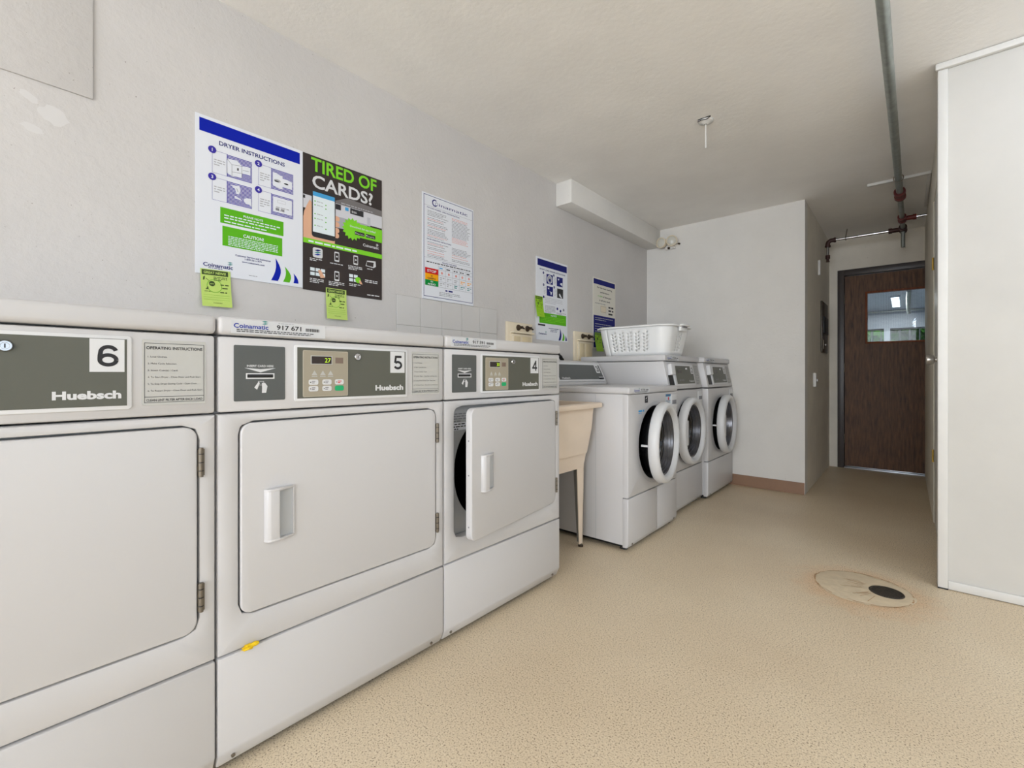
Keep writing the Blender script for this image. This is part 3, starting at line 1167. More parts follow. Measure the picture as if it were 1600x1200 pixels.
    for y in (.035, W - .05):
        M().cyl((-.012, y, .040), (-.0035, y, .037), .0045, HINGE, n=12).build('screw', lp)
    return t


make_dryer(-0.334, .684, '6', None, '27', 0, 'white dryer with a number 6 sticker, cut off by the left edge of the photo')
make_dryer(0.3525, .688, '5', '917 671', '27', 0, 'white dryer with a number 5 sticker and closed door, between the other two dryers')
make_dryer(1.0435, .699, '4', '917 591', '30', 7.2, 'white dryer with a number 4 sticker and its square door ajar')


# ------------------------------------------------------------------ washing machines
def porthole(t, cy, cz, angle, handle=True, hr=.232):
    # opening in the front, tub seal and drum
    p = M()
    p.lathe(FX((-.012, cy, cz)), [(.212, 0), (.205, -.012), (.19, -.02), (.185, -.05), (.2, -.06)], RUBBER, n=64)
    p.build('door_seal', t)
    p = M()
    p.lathe(FX((-.06, cy, cz)), [(.19, 0), (.235, -.02), (.235, -.35), (.001, -.35)], DRUM, n=48)
    for i in range(3):
        a = R(90 + 120 * i)
        p.box((-.33, cy + .2 * math.cos(a) - .02, cz + .2 * math.sin(a) - .02), (-.1, cy + .2 * math.cos(a) + .02, cz + .2 * math.sin(a) + .02), STEEL, .008)
    p.build('drum', t)
    hy = cy + hr - .004
    G = FX((0, cy - hy, cz))
    p = M()
    p.lathe(G, [(.205, -.006), (.226, .0), (.234, .010), (.235, .032), (.230, .048), (.219, .056), (.206, .057), (.196, .050), (.189, .036), (.185, .018), (.185, 0), (.190, -.006)], WHITE2, n=72, close=True)
    d = p.build('door', t, loc=(.004, hy, 0), rz=R(angle))
    p = M()
    prof = [(.188, .030), (.180, .026), (.178, .012), (.170, .012), (.168, .000), (.161, .000), (.159, -.012), (.152, -.012), (.150, -.022), (.140, -.026)]
    p.lathe(G, prof, SILVER, n=64)
    p.build('inner_ring', d)
    p = M()
    pr = [(.150, -.018)]
    for i in range(1, 9):
        a = R(90 * i / 8)
        pr.append((.150 * math.cos(a) + .0005, -.018 - .062 * math.sin(a)))
    p.lathe(G, pr, GLASSD, n=56)
    p.lathe(G, [(.186, .0), (.184, -.035), (.165, -.06), (.14, -.07)], GLASSD, n=56)
    p.build('door_glass', d)
    p = M()
    p.box((-.045, cy - hy - .204, cz - .006), (-.004, cy - hy - .190, cz + .006), WHITE2, .002)
    p.build('latch', d)
    if handle:
        p = M()
        p.prism(G, [(-.196, -.085), (-.148, -.085), (-.144, -.078), (-.144, .078), (-.148, .085), (-.196, .085)], .030, .052, WHITE2, .004, 2)
        p.build('handle', d)
    p = M()
    p.box((-.004, hy - .012, cz - .05), (.02, hy + .014, cz + .05), WHITE2, .005)
    p.build('hinge', t)
    return d


def washer_base(t, W, D, split):
    c = M()
    c.shell((-D, .003, .03), (-.03, W - .003, .845), WHITE)
    c.box((-.20, .0022, .036), (-.198, .004, .842), LGREY)
    c.box((-.0315, .0022, .03), (-.0295, .006, .842), GINK)
    c.box((-D + .02, .02, .016), (-.02, W - .02, .032), BLACK)
    c.build('cabinet', t)
    for x in (-D + .06, -.05):
        for y in (.05, W - .05):
            M().cyl((x, y, 0), (x, y, .02), .022, RUBBER, n=16).build('foot', t)
    p = M()
    cy, cz = W / 2 + .003, .556
    hole_plate(p, FX((0, 0, 0)), .002, .289, W - .002, .843, cy, cz, lambda a: .212, .032, WHITE, bo=.006, bi=.006)
    p.ring(FX((0, 0, 0)), cy, cz, .236, .002, LINK, 1, 64)
    p.build('front_panel', t)
    FP = Frame((0, 0, 0), (1, 0, 0), (0, 0, 1), (0, 1, 0))
    prof = [(0, .284), (0, .040), (-.008, .020), (-.035, .020), (-.035, .284)]
    if split:
        for a, b in ((.002, .379 * W / .685), (.381 * W / .685, W - .002)):
            M().prism(FP, prof, a, b, WHITE, .004, 2).build('lower_panel', t)
    else:
        M().prism(FP, prof, .002, W - .002, WHITE, .004, 2).build('lower_panel', t)
    for y in (.05, W - .05):
        M().cyl((-.01, y, .036), (.0012, y, .036), .005, HINGE, n=12).build('screw', t)
    return cy, cz


def drawer(t, W):
    p = M()
    p.box((-.03, W - .105, .715), (.004, W - .010, .828), WHITE2, .004)
    d = p.build('detergent_drawer', t)
    q = M()
    q.box((.0035, W - .09, .765), (.006, W - .025, .79), GINK, .001)
    q.box((.003, W - .092, .745), (.011, W - .023, .765), WHITE2, .003)
    q.build('handle', d)


# washer 3: top with a rear console
W3 = .684
t3 = thing('washing_machine', (-1.12, 2.237, 0), 'white front loading washer numbered 3 with low flat top, nearest the beige laundry tub', 'washer', 'front loading washers')
cy, cz = washer_base(t3, W3, .70, True)
M().box((-.70, .0, .845), (.006, W3, .882), WHITE, .011, 3).build('top_panel', t3)
asset_sticker(t3, FX((.0062, .055, .848)), '917 502', .85)
p = M()
FP = Frame((0, 0, 0), (1, 0, 0), (0, 0, 1), (0, 1, 0))
p.prism(FP, [(-.70, .882), (-.70, 1.045), (-.59, 1.045), (-.575, 1.038), (-.505, .897), (-.505, .882)], .004, W3 - .004, WHITE, .006, 2)
p.build('rear_console', t3)
# slanted plate of the console
e0, e1 = Vector((-.508, 0, .903)), Vector((-.572, 0, 1.032))
vdir = (e1 - e0).normalized()
ndir = Vector((vdir.z, 0, -vdir.x))
FS = Frame(e0 + ndir * .0035, (0, 1, 0), vdir, ndir)
H3 = (e1 - e0).length
p = M()
p.prism(FS, rrect_pts(.02, .002, W3 - .02, H3 - .004, .006), 0, .003, WHITE2, .001, 1)
p.build('console_frame', t3)
p = M()
F2 = Frame(FS.p(0, 0, .003), FS.u, FS.v, FS.n)
p.rect(F2, .10, .014, W3 - .035, H3 - .02, PLATE, 1)
p.rect(F2, .034, .014, .094, H3 - .02, BRUSH, 1)
for i in range(3):
    for j in range(2):
        p.disc(F2, .044 + .02 * i, .03 + .022 * j, .006, KGREEN if i == 2 and j == 0 else WHITE2, 2, 14)
p.text(F2, 'Huebsch', .13, .02, .014, WHITE2, 2, w=.09, bold=True)
p.build('console_plate', t3)
p = M()
p.box((-.545, W3 - .10, .918), (-.505, W3 - .055, .926), BLACK, .001)
p.box((-.545, W3 - .105, .928), (-.507, W3 - .05, .936), CHROME, .002)
p.build('card_slot', t3)
number_sticker(t3, Frame(F2.p(0, 0, .0008), F2.u, F2.v, F2.n), W3 - .105, .062, W3 - .055, .128, '3')
porthole(t3, cy, cz, 6.5, handle=False)
drawer(t3, W3)
p = M()
G = FX((0, 0, 0))
p.rect(G, .205, .790, .245, .830, INK, 1)
p.poly(G, [(.212, .813), (.238, .826), (.228, .812)], WHITE2, 2)
p.poly(G, [(.215, .798), (.235, .803), (.225, .808)], GINK, 2)
p.build('warning_sticker', t3)
p = M()
p.dashes(G, .124, .752, .196, 1, .01, .010, SKINB, 1, last=1)
p.dashes(G, .124, .736, .19, 1, .01, .004, SKINB, 1)
p.build('blue_marking', t3)
p = M()
p.rect(G, .500, .765, .582, .830, mat('sticker_pale', (196, 208, 220), rough=0.5), 1)
p.rect(G, .500, .815, .582, .830, mat('sticker_blue', (60, 110, 150), rough=0.5), 2)
p.rect(G, .536, .793, .55, .811, RED, 2)
p.dashes(G, .508, .79, .575, 2, .009, .004, GINK, 2)
p.build('info_sticker', t3)


# washers 2 and 1: tall with a front console
def tall_washer(y0, W, x0, num, serial, label, angle):
    t = thing('washing_machine', (x0, y0, 0), label, 'washer', 'front loading washers')
    D = .68
    cy, cz = washer_base(t, W, D, False)
    p = M()
    FP = Frame((0, 0, 0), (1, 0, 0), (0, 0, 1), (0, 1, 0))
    p.prism(FP, [(-D, .852), (-D, 1.040), (-.038, 1.040), (0, .852)], .002, W - .002, WHITE, .006, 2)
    p.build('control_housing', t)
    p = M()
    p.box((-D, 0, 1.043), (-.026, W, 1.083), WHITE, .010, 3)
    p.build('top_panel', t)
    asset_sticker(t, FX((-.0258, .03, 1.045)), serial, .9)
    e0, e1 = Vector((-.002, 0, .862)), Vector((-.036, 0, 1.03))
    vd = (e1 - e0).normalized()
    nd_ = Vector((vd.z, 0, -vd.x))
    FS = Frame(e0 + nd_ * .001, (0, 1, 0), vd, nd_)
    k = W / .65
    p = M()
    p.prism(FS, rrect_pts(.145 * k, .012, .515 * k, .164, .005), 0, .003, WHITE2, .001, 1)
    p.build('console_frame', t)
    F2 = Frame(FS.p(0, 0, .003), FS.u, FS.v, FS.n)
    p = M()
    p.rect(F2, .160 * k, .024, .500 * k, .152, PLATE2, 1)
    p.text(F2, 'Huebsch', .49 * k, .036, .014, WHITE2, 2, w=.095, al='R', bold=True)
    for i in range(3):
        p.disc(F2, (.22 + .03 * i) * k, .05, .008, GINK, 2, 14)
    p.rect(F2, .2 * k, .1, .28 * k, .125, LEDD, 2)
    p.build('console_plate', t)
    keylock(t, F2, .37 * k, .132, .010)
    number_sticker(t, Frame(F2.p(0, 0, .0006), F2.u, F2.v, F2.n), .452 * k, .095, .505 * k, .152, num)
    p = M()
    p.rect(FS, .535 * k, .016, .625 * k, .164, BRUSH, 2)
    p.dashes(FS, .545 * k, .155, .615 * k, 12, .012, .005, GINK, 3)
    p.build('instruction_plate', t)
    p = M()
    p.prism(FS, [(.030 * k, .085), (.095 * k, .085), (.11 * k, .160), (.045 * k, .160)], 0, .03, WHITE2, .004, 2)
    p.prism(FS, [(.030 * k, .012), (.105 * k, .012), (.100 * k, .086), (.028 * k, .086)], 0, .003, BLACK)
    p.prism(FS, [(.112 * k, .01), (.125 * k, .01), (.125 * k, .162), (.112 * k, .162)], 0, .010, WHITE2, .002, 1)
    p.build('card_reader', t)
    porthole(t, cy, cz, angle)
    drawer(t, W)
    return t


tw = tall_washer(2.927, .648, -1.175, '2', '917 488', 'tall white front loading washer numbered 2 under the laundry basket', 1.2)
tw1 = tall_washer(3.58, .645, -1.135, '1', '917 487', 'tall white front loading washer numbered 1 in the corner by the far wall', 3.5)

# ------------------------------------------------------------------ laundry tub
tub = thing('laundry_tub', (-1.60, 1.985, 0), 'beige plastic laundry tub on tapered legs between dryer 4 and washer 3', 'laundry tub')


def loft(m, rings, mt, caps=(False, False)):
    n = len(rings[0])
    vs = [p for r in rings for p in r]
    fs = []
    for i in range(len(rings) - 1):
        for j in range(n):
            fs.append((i * n + j, i * n + (j + 1) % n, (i + 1) * n + (j + 1) % n, (i + 1) * n + j))
    m.add(vs, fs, mt, True)
    if caps[0]:
        m.add(rings[0], [tuple(range(n))[::-1]], mt)
    if caps[1]:
        m.add(rings[-1], [tuple(range(n))], mt)


def rring(hx, hy, z, r, cx=0, n=5):
    return [(x + cx, y, z) for x, y in rrect_pts(-hx, -hy, hx, hy, r, n)]


p = M()
loft(p, [rring(.27, .165, .52, .03), rring(.285, .178, .515 + .01, .03), rring(.305, .195, .66, .03), rring(.312, .205, .785, .03),
         rring(.300, .195, .785, .03), rring(.29, .185, .66, .03), rring(.26, .15, .535, .03)], TUBM)
p.add(rring(.262, .152, .536, .03), [tuple(range(24))], TUBM)
p.add(rring(.27, .165, .52, .03), [tuple(range(24))[::-1]], TUBM)
p.build('basin', tub)
p = M()
loft(p, [rring(.305, .198, .772, .02), rring(.34, .232, .772, .02), rring(.343, .235, .776, .02), rring(.343, .235, .794, .02), rring(.339, .231, .798, .02), rring(.302, .196, .798, .02), rring(.298, .192, .772, .02)], TUBM)
p.build('rim', tub)
p = M()
loft(p, [rring(.255, .182, .44, .02), rring(.268, .19, .52, .02), rring(.255, .18, .52, .02), rring(.243, .17, .44, .02), rring(.255, .182, .44, .02)], TUBM)
p.build('skirt', tub)
for sx in (-1, 1):
    for sy in (-1, 1):
        p = M()
        tx, ty = sx * .252, sy * .181
        bx, by = sx * .246, sy * .176
        w1, w2 = .072, .034
        for (ax, ay, cx_, cy_, mt) in ((0, 1, 1, 0, TUBM), (1, 0, 0, 1, TUBF if sx > 0 else TUBM)):
            # L section: one flange facing x and one facing y, tapering downwards
            if ax == 0:
                q = [(tx, ty, .50), (tx, ty - sy * w1, .50), (bx, by - sy * w2, .02), (bx, by, .02)]
                o = Vector((-sx * .005, 0, 0))
            else:
                q = [(tx, ty, .50), (tx - sx * w1, ty, .50), (bx - sx * w2, by, .02), (bx, by, .02)]
                o = Vector((0, -sy * .005, 0))
            A = [Vector(v) for v in q]
            B = [v + o for v in A]
            p.add(A + B, [(0, 1, 2, 3), (7, 6, 5, 4), (0, 4, 5, 1), (1, 5, 6, 2), (2, 6, 7, 3), (3, 7, 4, 0)], mt)
        leg = p.build('leg', tub)
        p = M()
        p.cyl((bx - sx * .008, by - sy * .008, .008), (bx - sx * .008, by - sy * .008, .03), .006, HINGE, n=10)
        p.cyl((bx - sx * .008, by - sy * .008, 0), (bx - sx * .008, by - sy * .008, .009), .014, BRONZE, n=16)
        p.build('foot', leg)

# ------------------------------------------------------------------ laundry basket
bk = thing('laundry_basket', (-1.468, 3.175, 1.087), 'white plastic laundry basket with leaf shaped cut-outs on top of washer 2', 'laundry basket')
HB = .205
top_hx, top_hy, top_r = .278, .205, .085
bot_hx, bot_hy, bot_r = .240, .170, .07
NS = 28


def rr_len(hx, hy, r):
    return [2 * (hy - r), math.pi * r / 2, 2 * (hx - r), math.pi * r / 2] * 2


def rr_point(hx, hy, r, seg, t):
    # eight segments: front straight (-y side) left->right, corner, right side ...
    sx = hx - r
    sy = hy - r
    if seg == 0:
        return (-sx + 2 * sx * t, -hy)
    if seg == 1:
        a = R(-90 + 90 * t)
        return (sx + r * math.cos(a), -sy + r * math.sin(a))
    if seg == 2:
        return (hx, -sy + 2 * sy * t)
    if seg == 3:
        a = R(90 * t)
        return (sx + r * math.cos(a), sy + r * math.sin(a))
    if seg == 4:
        return (sx - 2 * sx * t, hy)
    if seg == 5:
        a = R(90 + 90 * t)
        return (-sx + r * math.cos(a), sy + r * math.sin(a))
    if seg == 6:
        return (-hx, sy - 2 * sy * t)
    a = R(180 + 90 * t)
    return (-sx + r * math.cos(a), -sy + r * math.sin(a))


SEG = [2 * (top_hx - top_r), math.pi * top_r / 2, 2 * (top_hy - top_r), math.pi * top_r / 2] * 2
CUM = [0]
for s_ in SEG:
    CUM.append(CUM[-1] + s_)
PER = CUM[-1]


def basket_pt(s, h, off=0.0):
    s = s % PER
    i = 0
    while i < 7 and s > CUM[i + 1]:
        i += 1
    tt = (s - CUM[i]) / SEG[i]
    f = h / HB
    f = math.sin(f * math.pi / 2) ** .8 * .3 + f * .7
    hx = bot_hx + (top_hx - bot_hx) * f + off
    hy = bot_hy + (top_hy - bot_hy) * f + off
    r = bot_r + (top_r - bot_r) * f + off
    x, y = rr_point(hx, hy, r, i, tt)
    return (x, y, h)


leaves = []
rl = random.Random(3)


def leaf(u, v, ang, ln, wd):
    c, s = math.cos(ang), math.sin(ang)
    pts = []
    for a, b in ((0, 0), (.3, .5), (.65, .42), (1, 0), (.65, -.42), (.3, -.5)):
        x, y = a * ln, b * wd
        pts.append((u + x * c - y * s, v + x * s + y * c))
    leaves.append(pts)


def vine(u, v0, v1):
    v = v0
    k = 0
    while v < v1:
        for sd in (-1, 1):
            leaf(u + sd * .004, v + (0.010 if sd > 0 else 0), R(90 - sd * rl.uniform(35, 58)), .0215, .0105)
        v += .0235
        k += 1


mid = SEG[0] / 2
for q in range(5):
    vine(mid - .015 + (q - 2) * .062, .026, .165)
midb = CUM[4] + SEG[4] / 2
for q in range(5):
    vine(midb + (q - 2) * .062, .026, .165)
for base in (CUM[2] + SEG[2] / 2, CUM[6] + SEG[6] / 2):
    for q in range(2):
        vine(base + (q - .5) * .05, .028, .13)
pts2, edges2 = [], []
NX, NH = 110, 9
for i in range(NX + 1):
    for j in range(NH + 1):
        pts2.append(Vector((PER * i / NX, HB * j / NH)))
from mathutils import geometry as geo


def inside(p, poly):
    r = False
    n = len(poly)
    for i in range(n):
        x0, y0 = poly[i]
        x1, y1 = poly[(i + 1) % n]
        if (y0 > p[1]) != (y1 > p[1]) and p[0] < (x1 - x0) * (p[1] - y0) / (y1 - y0) + x0:
            r = not r
    return r


for lf_ in leaves:
    k0 = len(pts2)
    for q in lf_:
        pts2.append(Vector(q))
    edges2 += [(k0 + i, k0 + (i + 1) % 6) for i in range(6)]
res = delaunay_2d_cdt(pts2, edges2, [], 0, 1e-6)
ov, of = res[0], res[2]
p = M()
keep = []
bins = {}
for lf_ in leaves:
    cx_ = sum(a for a, b in lf_) / 6
    bins.setdefault(int(cx_ / .05), []).append(lf_)
for f in of:
    c = (sum(ov[i].x for i in f) / len(f), sum(ov[i].y for i in f) / len(f))
    bad = False
    for kk in (-1, 0, 1):
        for lf_ in bins.get(int(c[0] / .05) + kk, []):
            if inside(c, lf_):
                bad = True
                break
        if bad:
            break
    if not bad:
        keep.append(tuple(f))
p.add([basket_pt(v.x, v.y) for v in ov], keep, BASKET, True)
ring0 = [basket_pt(PER * i / NX, 0) for i in range(NX)]
ring1 = [(a * .96, b * .95, -.0005) for a, b, c in ring0]
p.add(ring0 + ring1, [(i, (i + 1) % NX, NX + (i + 1) % NX, NX + i) for i in range(NX)], BASKET, True)
p.add(ring1, [tuple(range(NX))], BASKET)
body = p.build('basket_body', bk)
sm = body.modifiers.new('solid', 'SOLIDIFY')
sm.thickness = 0.0022
sm.offset = -1
p = M()
rings = []
for (o_, z_) in ((0, HB - .004), (.012, HB - .006), (.020, HB - .012), (.023, HB - .009), (.021, HB - .002), (.010, HB + .003), (-.001, HB + .002), (-.002, HB - .004), (0, HB - .004)):
    rings.append([(basket_pt(PER * i / NX, HB, o_)[0], basket_pt(PER * i / NX, HB, o_)[1], z_) for i in range(NX)])
loft(p, rings, BASKET)
p.build('rim', bk)
for sx in (-1, 1):
    p = M()
    p.box((sx * .281, -.055, HB - .040), (sx * .300, .055, HB - .004), BASKET, .005)
    p.tube([(sx * .296, -.07, HB - .002), (sx * .313, -.055, HB + .0), (sx * .315, 0, HB + .001), (sx * .313, .055, HB), (sx * .296, .07, HB - .002)], .007, BASKET)
    p.box((sx * .300, -.04, HB - .014), (sx * .309, .04, HB - .003), GINK)
    p.build('handle', bk)

# ------------------------------------------------------------------ things on the left wall
FWALL = lambda y, z, off=0.0: FX((XW + off, y, z))


def board(name, y, z, w, h, th, mt, label, cat, group=None, tilt=0.0):
    t = M()
    t.box((0, 0, 0), (th, w, h), mt, 0)
    G = FX((th, 0, 0))
    return t, G, (name, (XW + .0005, y, z), label, cat, group)


def finish(t, info):
    name, loc, label, cat, group = info
    o = t.build(name, loc=loc)
    return tag(o, label, cat, group)


def sails(t, G, u, v, s=1.0, green=GREEN, blue=BLUE):
    def sail(x0, y0, xt, yt, x1, y1, bx, m):
        pts = []
        for i in range(9):
            q = i / 8
            pts.append((xt + (x1 - xt) * q + bx * math.sin(q * math.pi), yt + (y1 - yt) * q))
        for i in range(1, 8):
            q = i / 8
            pts.append((x1 + (x0 - x1) * q, y1 + (y0 - y1) * q))
        for i in range(9):
            q = i / 8
            pts.append((x0 + (xt - x0) * q + bx * .55 * math.sin(q * math.pi), y0 + (yt - y0) * q))
        P2 = [(u + a * s, v + b * s) for a, b in pts]
        # fan from two boundary chains keeps it planar and clean
        K = 9
        right = P2[:9]
        left = P2[-9:][::-1]
        for i in range(K - 1):
            t.poly(G, [left[i], right[i], right[i + 1], left[i + 1]], m, 1)
    sail(0, 0, .017, .091, .026, .001, .016, blue)
    sail(.046, .001, .053, .064, .072, .001, .014, green)
    sail(.088, .002, .088, .042, .108, .002, .006, blue)


# sign 1: dryer instructions
t, G, info = board('instruction_sign', .487, 1.316, .382, .573, .003, WPAPER, 'large white dryer instructions sign with a blue top band, leftmost on the wall', 'sign')
t.rect(G, .012, .514, .370, .561, BLUE, 1)
t.text(G, 'DRYER INSTRUCTIONS', .074, .483, .0155, NAVY, 1, w=.235, bold=True)
for i, (bu, bv) in enumerate(((.052, .375), (.209, .378), (.052, .276), (.209, .276))):
    hh = .083
    t.frame(G, bu, bv, bu + .05, bv + hh, .0009, PURP, 1)
    su = bu + .047
    for k in range(17):
        z = bv + hh * (k + .15) / 17
        t.rect(G, su, z, su + .087, z + hh / 17 * .62, PURP, 1)
    t.disc(G, bu, bv + hh, .013, PURP, 3)
    t.text(G, str(i + 1), bu, bv + hh - .006, .012, WPAPER, 4, al='C', bold=True)
    t.dashes(G, bu + .006, bv + hh * .62, bu + .042, 3 + i % 2, .009, .0035, LINK, 1)
# small drawings
t.poly(G, [(.100, .388), (.116, .381), (.150, .386), (.150, .430), (.133, .446), (.100, .440)], WPAPER, 3)
for a, b in (((.100, .440), (.116, .424)), ((.116, .424), (.150, .430)), ((.116, .424), (.116, .381)), ((.116, .397), (.150, .402)), ((.100, .388), (.100, .440)), ((.150, .386), (.150, .430))):
    t.line(G, a, b, .0009, INK, 4)
t.poly(G, [(.150, .430), (.180, .434), (.180, .404), (.150, .402)], WPAPER, 3)
t.line(G, (.153, .415), (.175, .418), .0009, INK, 4)
t.rect(G, .134, .408, .139, .418, INK, 4)
t.poly(G, [(.262, .392), (.300, .386), (.300, .440), (.262, .448)], WPAPER, 3)
t.poly(G, [(.300, .398), (.338, .398), (.338, .428), (.300, .432)], WPAPER, 3)
t.disc(G, .280, .416, .013, LINK, 4, ry=.006)
t.disc(G, .277, .413, .009, INK, 5, ry=.003)
t.disc(G, .314, .413, .009, INK, 4, ry=.003)
t.poly(G, [(.112, .346), (.142, .352), (.146, .334), (.139, .318), (.131, .320), (.127, .336)], WPAPER, 3)
t.line(G, (.132, .34), (.137, .328), .0012, INK, 4)
t.poly(G, [(.125, .310), (.145, .305), (.15, .297), (.125, .302)], WPAPER, 3)
t.disc(G, .168, .302, .011, WPAPER, 3)
t.poly(G, [(.168, .292), (.184, .286), (.182, .315), (.172, .312)], WPAPER, 3)
t.rect(G, .263, .289, .337, .350, WPAPER, 3)
t.frame(G, .280, .328, .312, .340, .0009, LINK, 4)
t.dashes(G, .275, .312, .325, 2, .012, .004, LINK, 4)
t.rect(G, .273, .296, .287, .306, GINK, 4)
t.rect(G, .293, .296, .307, .306, GINK, 4)
t.rect(G, .078, .198, .304, .256, GREEN, 1)
t.text(G, 'PLEASE NOTE', .191, .237, .008, WPAPER, 2, w=.07, al='C', bold=True)
t.dashes(G, .091, .231, .290, 2, .010, .0042, SCREENW, 2, last=.96)
t.dashes(G, .091, .208, .240, 1, .01, .0042, SCREENW, 2, last=1)
t.rect(G, .085, .115, .299, .188, GREEN, 1)
t.text(G, 'CAUTION!', .192, .160, .0125, WPAPER, 2, w=.073, al='C', bold=True)
t.dashes(G, .104, .154, .282, 6, .0062, .0026, SCREENW, 2, last=.7)
t.text(G, 'Customer Service and Assistance', .191, .084, .0068, NAVY, 1, w=.126, al='C', bold=True)
t.text(G, '1-800-561-1972', .191, .0745, .0066, NAVY, 1, w=.060, al='C', bold=True)
t.text(G, 'www.coinamatic.com', .191, .0635, .0062, NAVY, 1, w=.081, al='C', bold=True)
coinamatic(t, G, .024, .029, .096, .0145, 1, NAVY)
t.dashes(G, .040, .026, .085, 1, .004, .0022, NAVY, 1, last=1)
t.dashes(G, .175, .019, .205, 1, .004, .002, GINK, 1, last=1)
sails(t, G, .256, .012)
finish(t, info)

# sign 2: dark poster about cards
t, G, info = board('poster', .871, 1.311, .380, .577, .0028, DKBR, 'dark poster with green and white words TIRED OF CARDS and a hand holding a phone', 'poster')
t.rect(G, 0, .345, .380, .402, mat('print_silver', (208, 208, 214), rough=0.6, spec=0.15), 1)
t.rect(G, .05, .295, .30, .345, mat('print_silver_shade', (170, 170, 180), rough=0.6, spec=0.15), 1)
t.poly(G, [(.12, .402), (.38, .402), (.38, .43), (.20, .44)], mat('print_grey', (118, 114, 114), rough=0.6, spec=0.15), 1)
t.text(G, 'TIRED OF', .034, .5135, .0575, LIME, 2, w=.316, bold=True)
t.text(G, 'CARDS?', .039, .443, .056, WHITE2, 2, w=.291, bold=True)
t.rect(G, .144, .376, .169, .400, INK, 2)
t.rect(G, .214, .374, .281, .401, INK, 2)
t.text(G, '$$$.', .221, .381, .009, WHITE2, 3, w=.028)
t.rect(G, .189, .382, .206, .397, SKINB, 2)
t.rect(G, .30, .34, .317, .38, mat('print_grid', (186, 188, 196), rough=0.6, spec=0.15), 2)
t.dashes(G, .17, .412, .33, 2, .009, .004, LINK, 3)
t.rect(G, 0, .385, .008, .398, INK, 2)
# hand and phone
t.poly(G, [(0, .214), (.10, .205), (.06, .30), (.040, .37), (.028, .385), (.016, .36), (.004, .33), (0, .30)], SKIN, 3)
t.poly(G, [(0, .217), (.14, .217), (.14, .25), (0, .31)], SKIN, 2.5)
for i, z in enumerate((.322, .296, .27, .247)):
    t.poly(G, rrect_pts(.132, z, .163 - i * .001, z + .023, .010, 4), SKIN, 3)
t.poly(G, rrect_pts(.036, .230, .143, .436, .012, 4), INK, 4)
t.rect(G, .041, .252, .139, .424, SCREENW, 5)
t.rect(G, .041, .406, .139, .424, SKINB, 6)
for zz in (.384, .368, .33, .31, .28):
    t.disc(G, .05, zz, .003, GREEN, 6, 10)
    t.disc(G, .098, zz - .006, .003, GREEN, 6, 10)
    t.dashes(G, .058, zz + .002, .085, 1, .01, .003, LINK, 6, last=1)
# green burst
st = []
for i in range(32):
    a = 2 * math.pi * i / 32
    r_ = .052 if i % 2 == 0 else .041
    st.append((.225 + r_ * math.cos(a), .305 + r_ * math.sin(a)))
t.add([G.p(.225, .305, 5 * LS)] + [G.p(a, b, 5 * LS) for a, b in st], [(0, i + 1, (i + 1) % 32 + 1) for i in range(32)], LIME)
t.rect(G, .235, .275, .380, .337, LIME, 6)
t.text(G, 'Download the app today!', .212, .314, .0085, WHITE2, 7, w=.132, bold=True)
t.poly(G, rrect_pts(.236, .284, .286, .300, .003, 3), INK, 7)
t.poly(G, rrect_pts(.292, .284, .343, .300, .003, 3), INK, 7)
t.text(G, 'App Store', .246, .288, .006, WHITE2, 8, w=.036)
t.text(G, 'Google Play', .302, .288, .006, WHITE2, 8, w=.037)
t.disc(G, .241, .292, .003, WHITE2, 8, 10)
t.disc(G, .297, .292, .003, WHITE2, 8, 10)
coinamatic(t, G, .278, .240, .083, .013, 6, WHITE2, WHITE2)
t.rect(G, 0, .198, .380, .219, LIME, 4)
t.dashes(G, .022, .2115, .25, 1, .01, .007, SCREENW, 5, last=1)


def phone_icon(u, v):
    t.poly(G, rrect_pts(u, v, u + .023, v + .043, .004, 3), WHITE2, 2)
    t.rect(G, u + .003, v + .007, u + .020, v + .037, DKBR, 3)
    t.disc(G, u + .0115, v + .022, .004, WHITE2, 4, 12)


t.poly(G, rrect_pts(.041, .143, .084, .186, .008, 4), WHITE2, 2)
for i in range(3):
    t.poly(G, [(.047, .155 + i * .009), (.062, .153 + i * .009), (.078, .159 + i * .009), (.063, .161 + i * .009)], (LOGOB, TEAL, NAVY)[i], 3)
phone_icon(.138, .143)
phone_icon(.230, .145)
phone_icon(.138, .057)
t.poly(G, [(.292, .150), (.335, .147), (.347, .155), (.345, .180), (.300, .176)], WHITE2, 2)
t.poly(G, [(.296, .153), (.332, .151), (.335, .172), (.299, .171)], DKBR, 3)
for (gx, gy) in ((.030, .061), (.209, .062)):
    for i in range(3 if gx < .1 else 2):
        for j in range(2):
            t.rect(G, gx + i * .023, gy + .004 + j * .019, gx + i * .023 + .019, gy + .018 + j * .019, SCREENW, 2)
t.poly(G, [(.063, .09), (.075, .094), (.095, .062), (.075, .058)], SKIN, 3)
t.disc(G, .253, .077, .014, LIME, 3)
t.poly(G, [(.257, .075), (.265, .078), (.276, .060), (.262, .060)], SKIN, 4)
t.dashes(G, .028, .138, .085, 2, .007, .0035, WHITE2, 2)
t.dashes(G, .118, .134, .178, 1, .007, .0035, WHITE2, 2, last=1)
t.dashes(G, .205, .138, .275, 3, .007, .0035, WHITE2, 2)
t.dashes(G, .300, .140, .335, 1, .007, .0035, WHITE2, 2, last=1)
t.dashes(G, .028, .052, .095, 3, .007, .0035, WHITE2, 2)
t.dashes(G, .112, .052, .185, 3, .007, .0035, WHITE2, 2)
t.dashes(G, .209, .056, .265, 2, .007, .0035, WHITE2, 2)
t.dashes(G, .289, .086, .361, 2, .008, .0045, WHITE2, 2, last=1)
t.dashes(G, .300, .018, .368, 1, .008, .0045, WHITE2, 2, last=1)
finish(t, info)

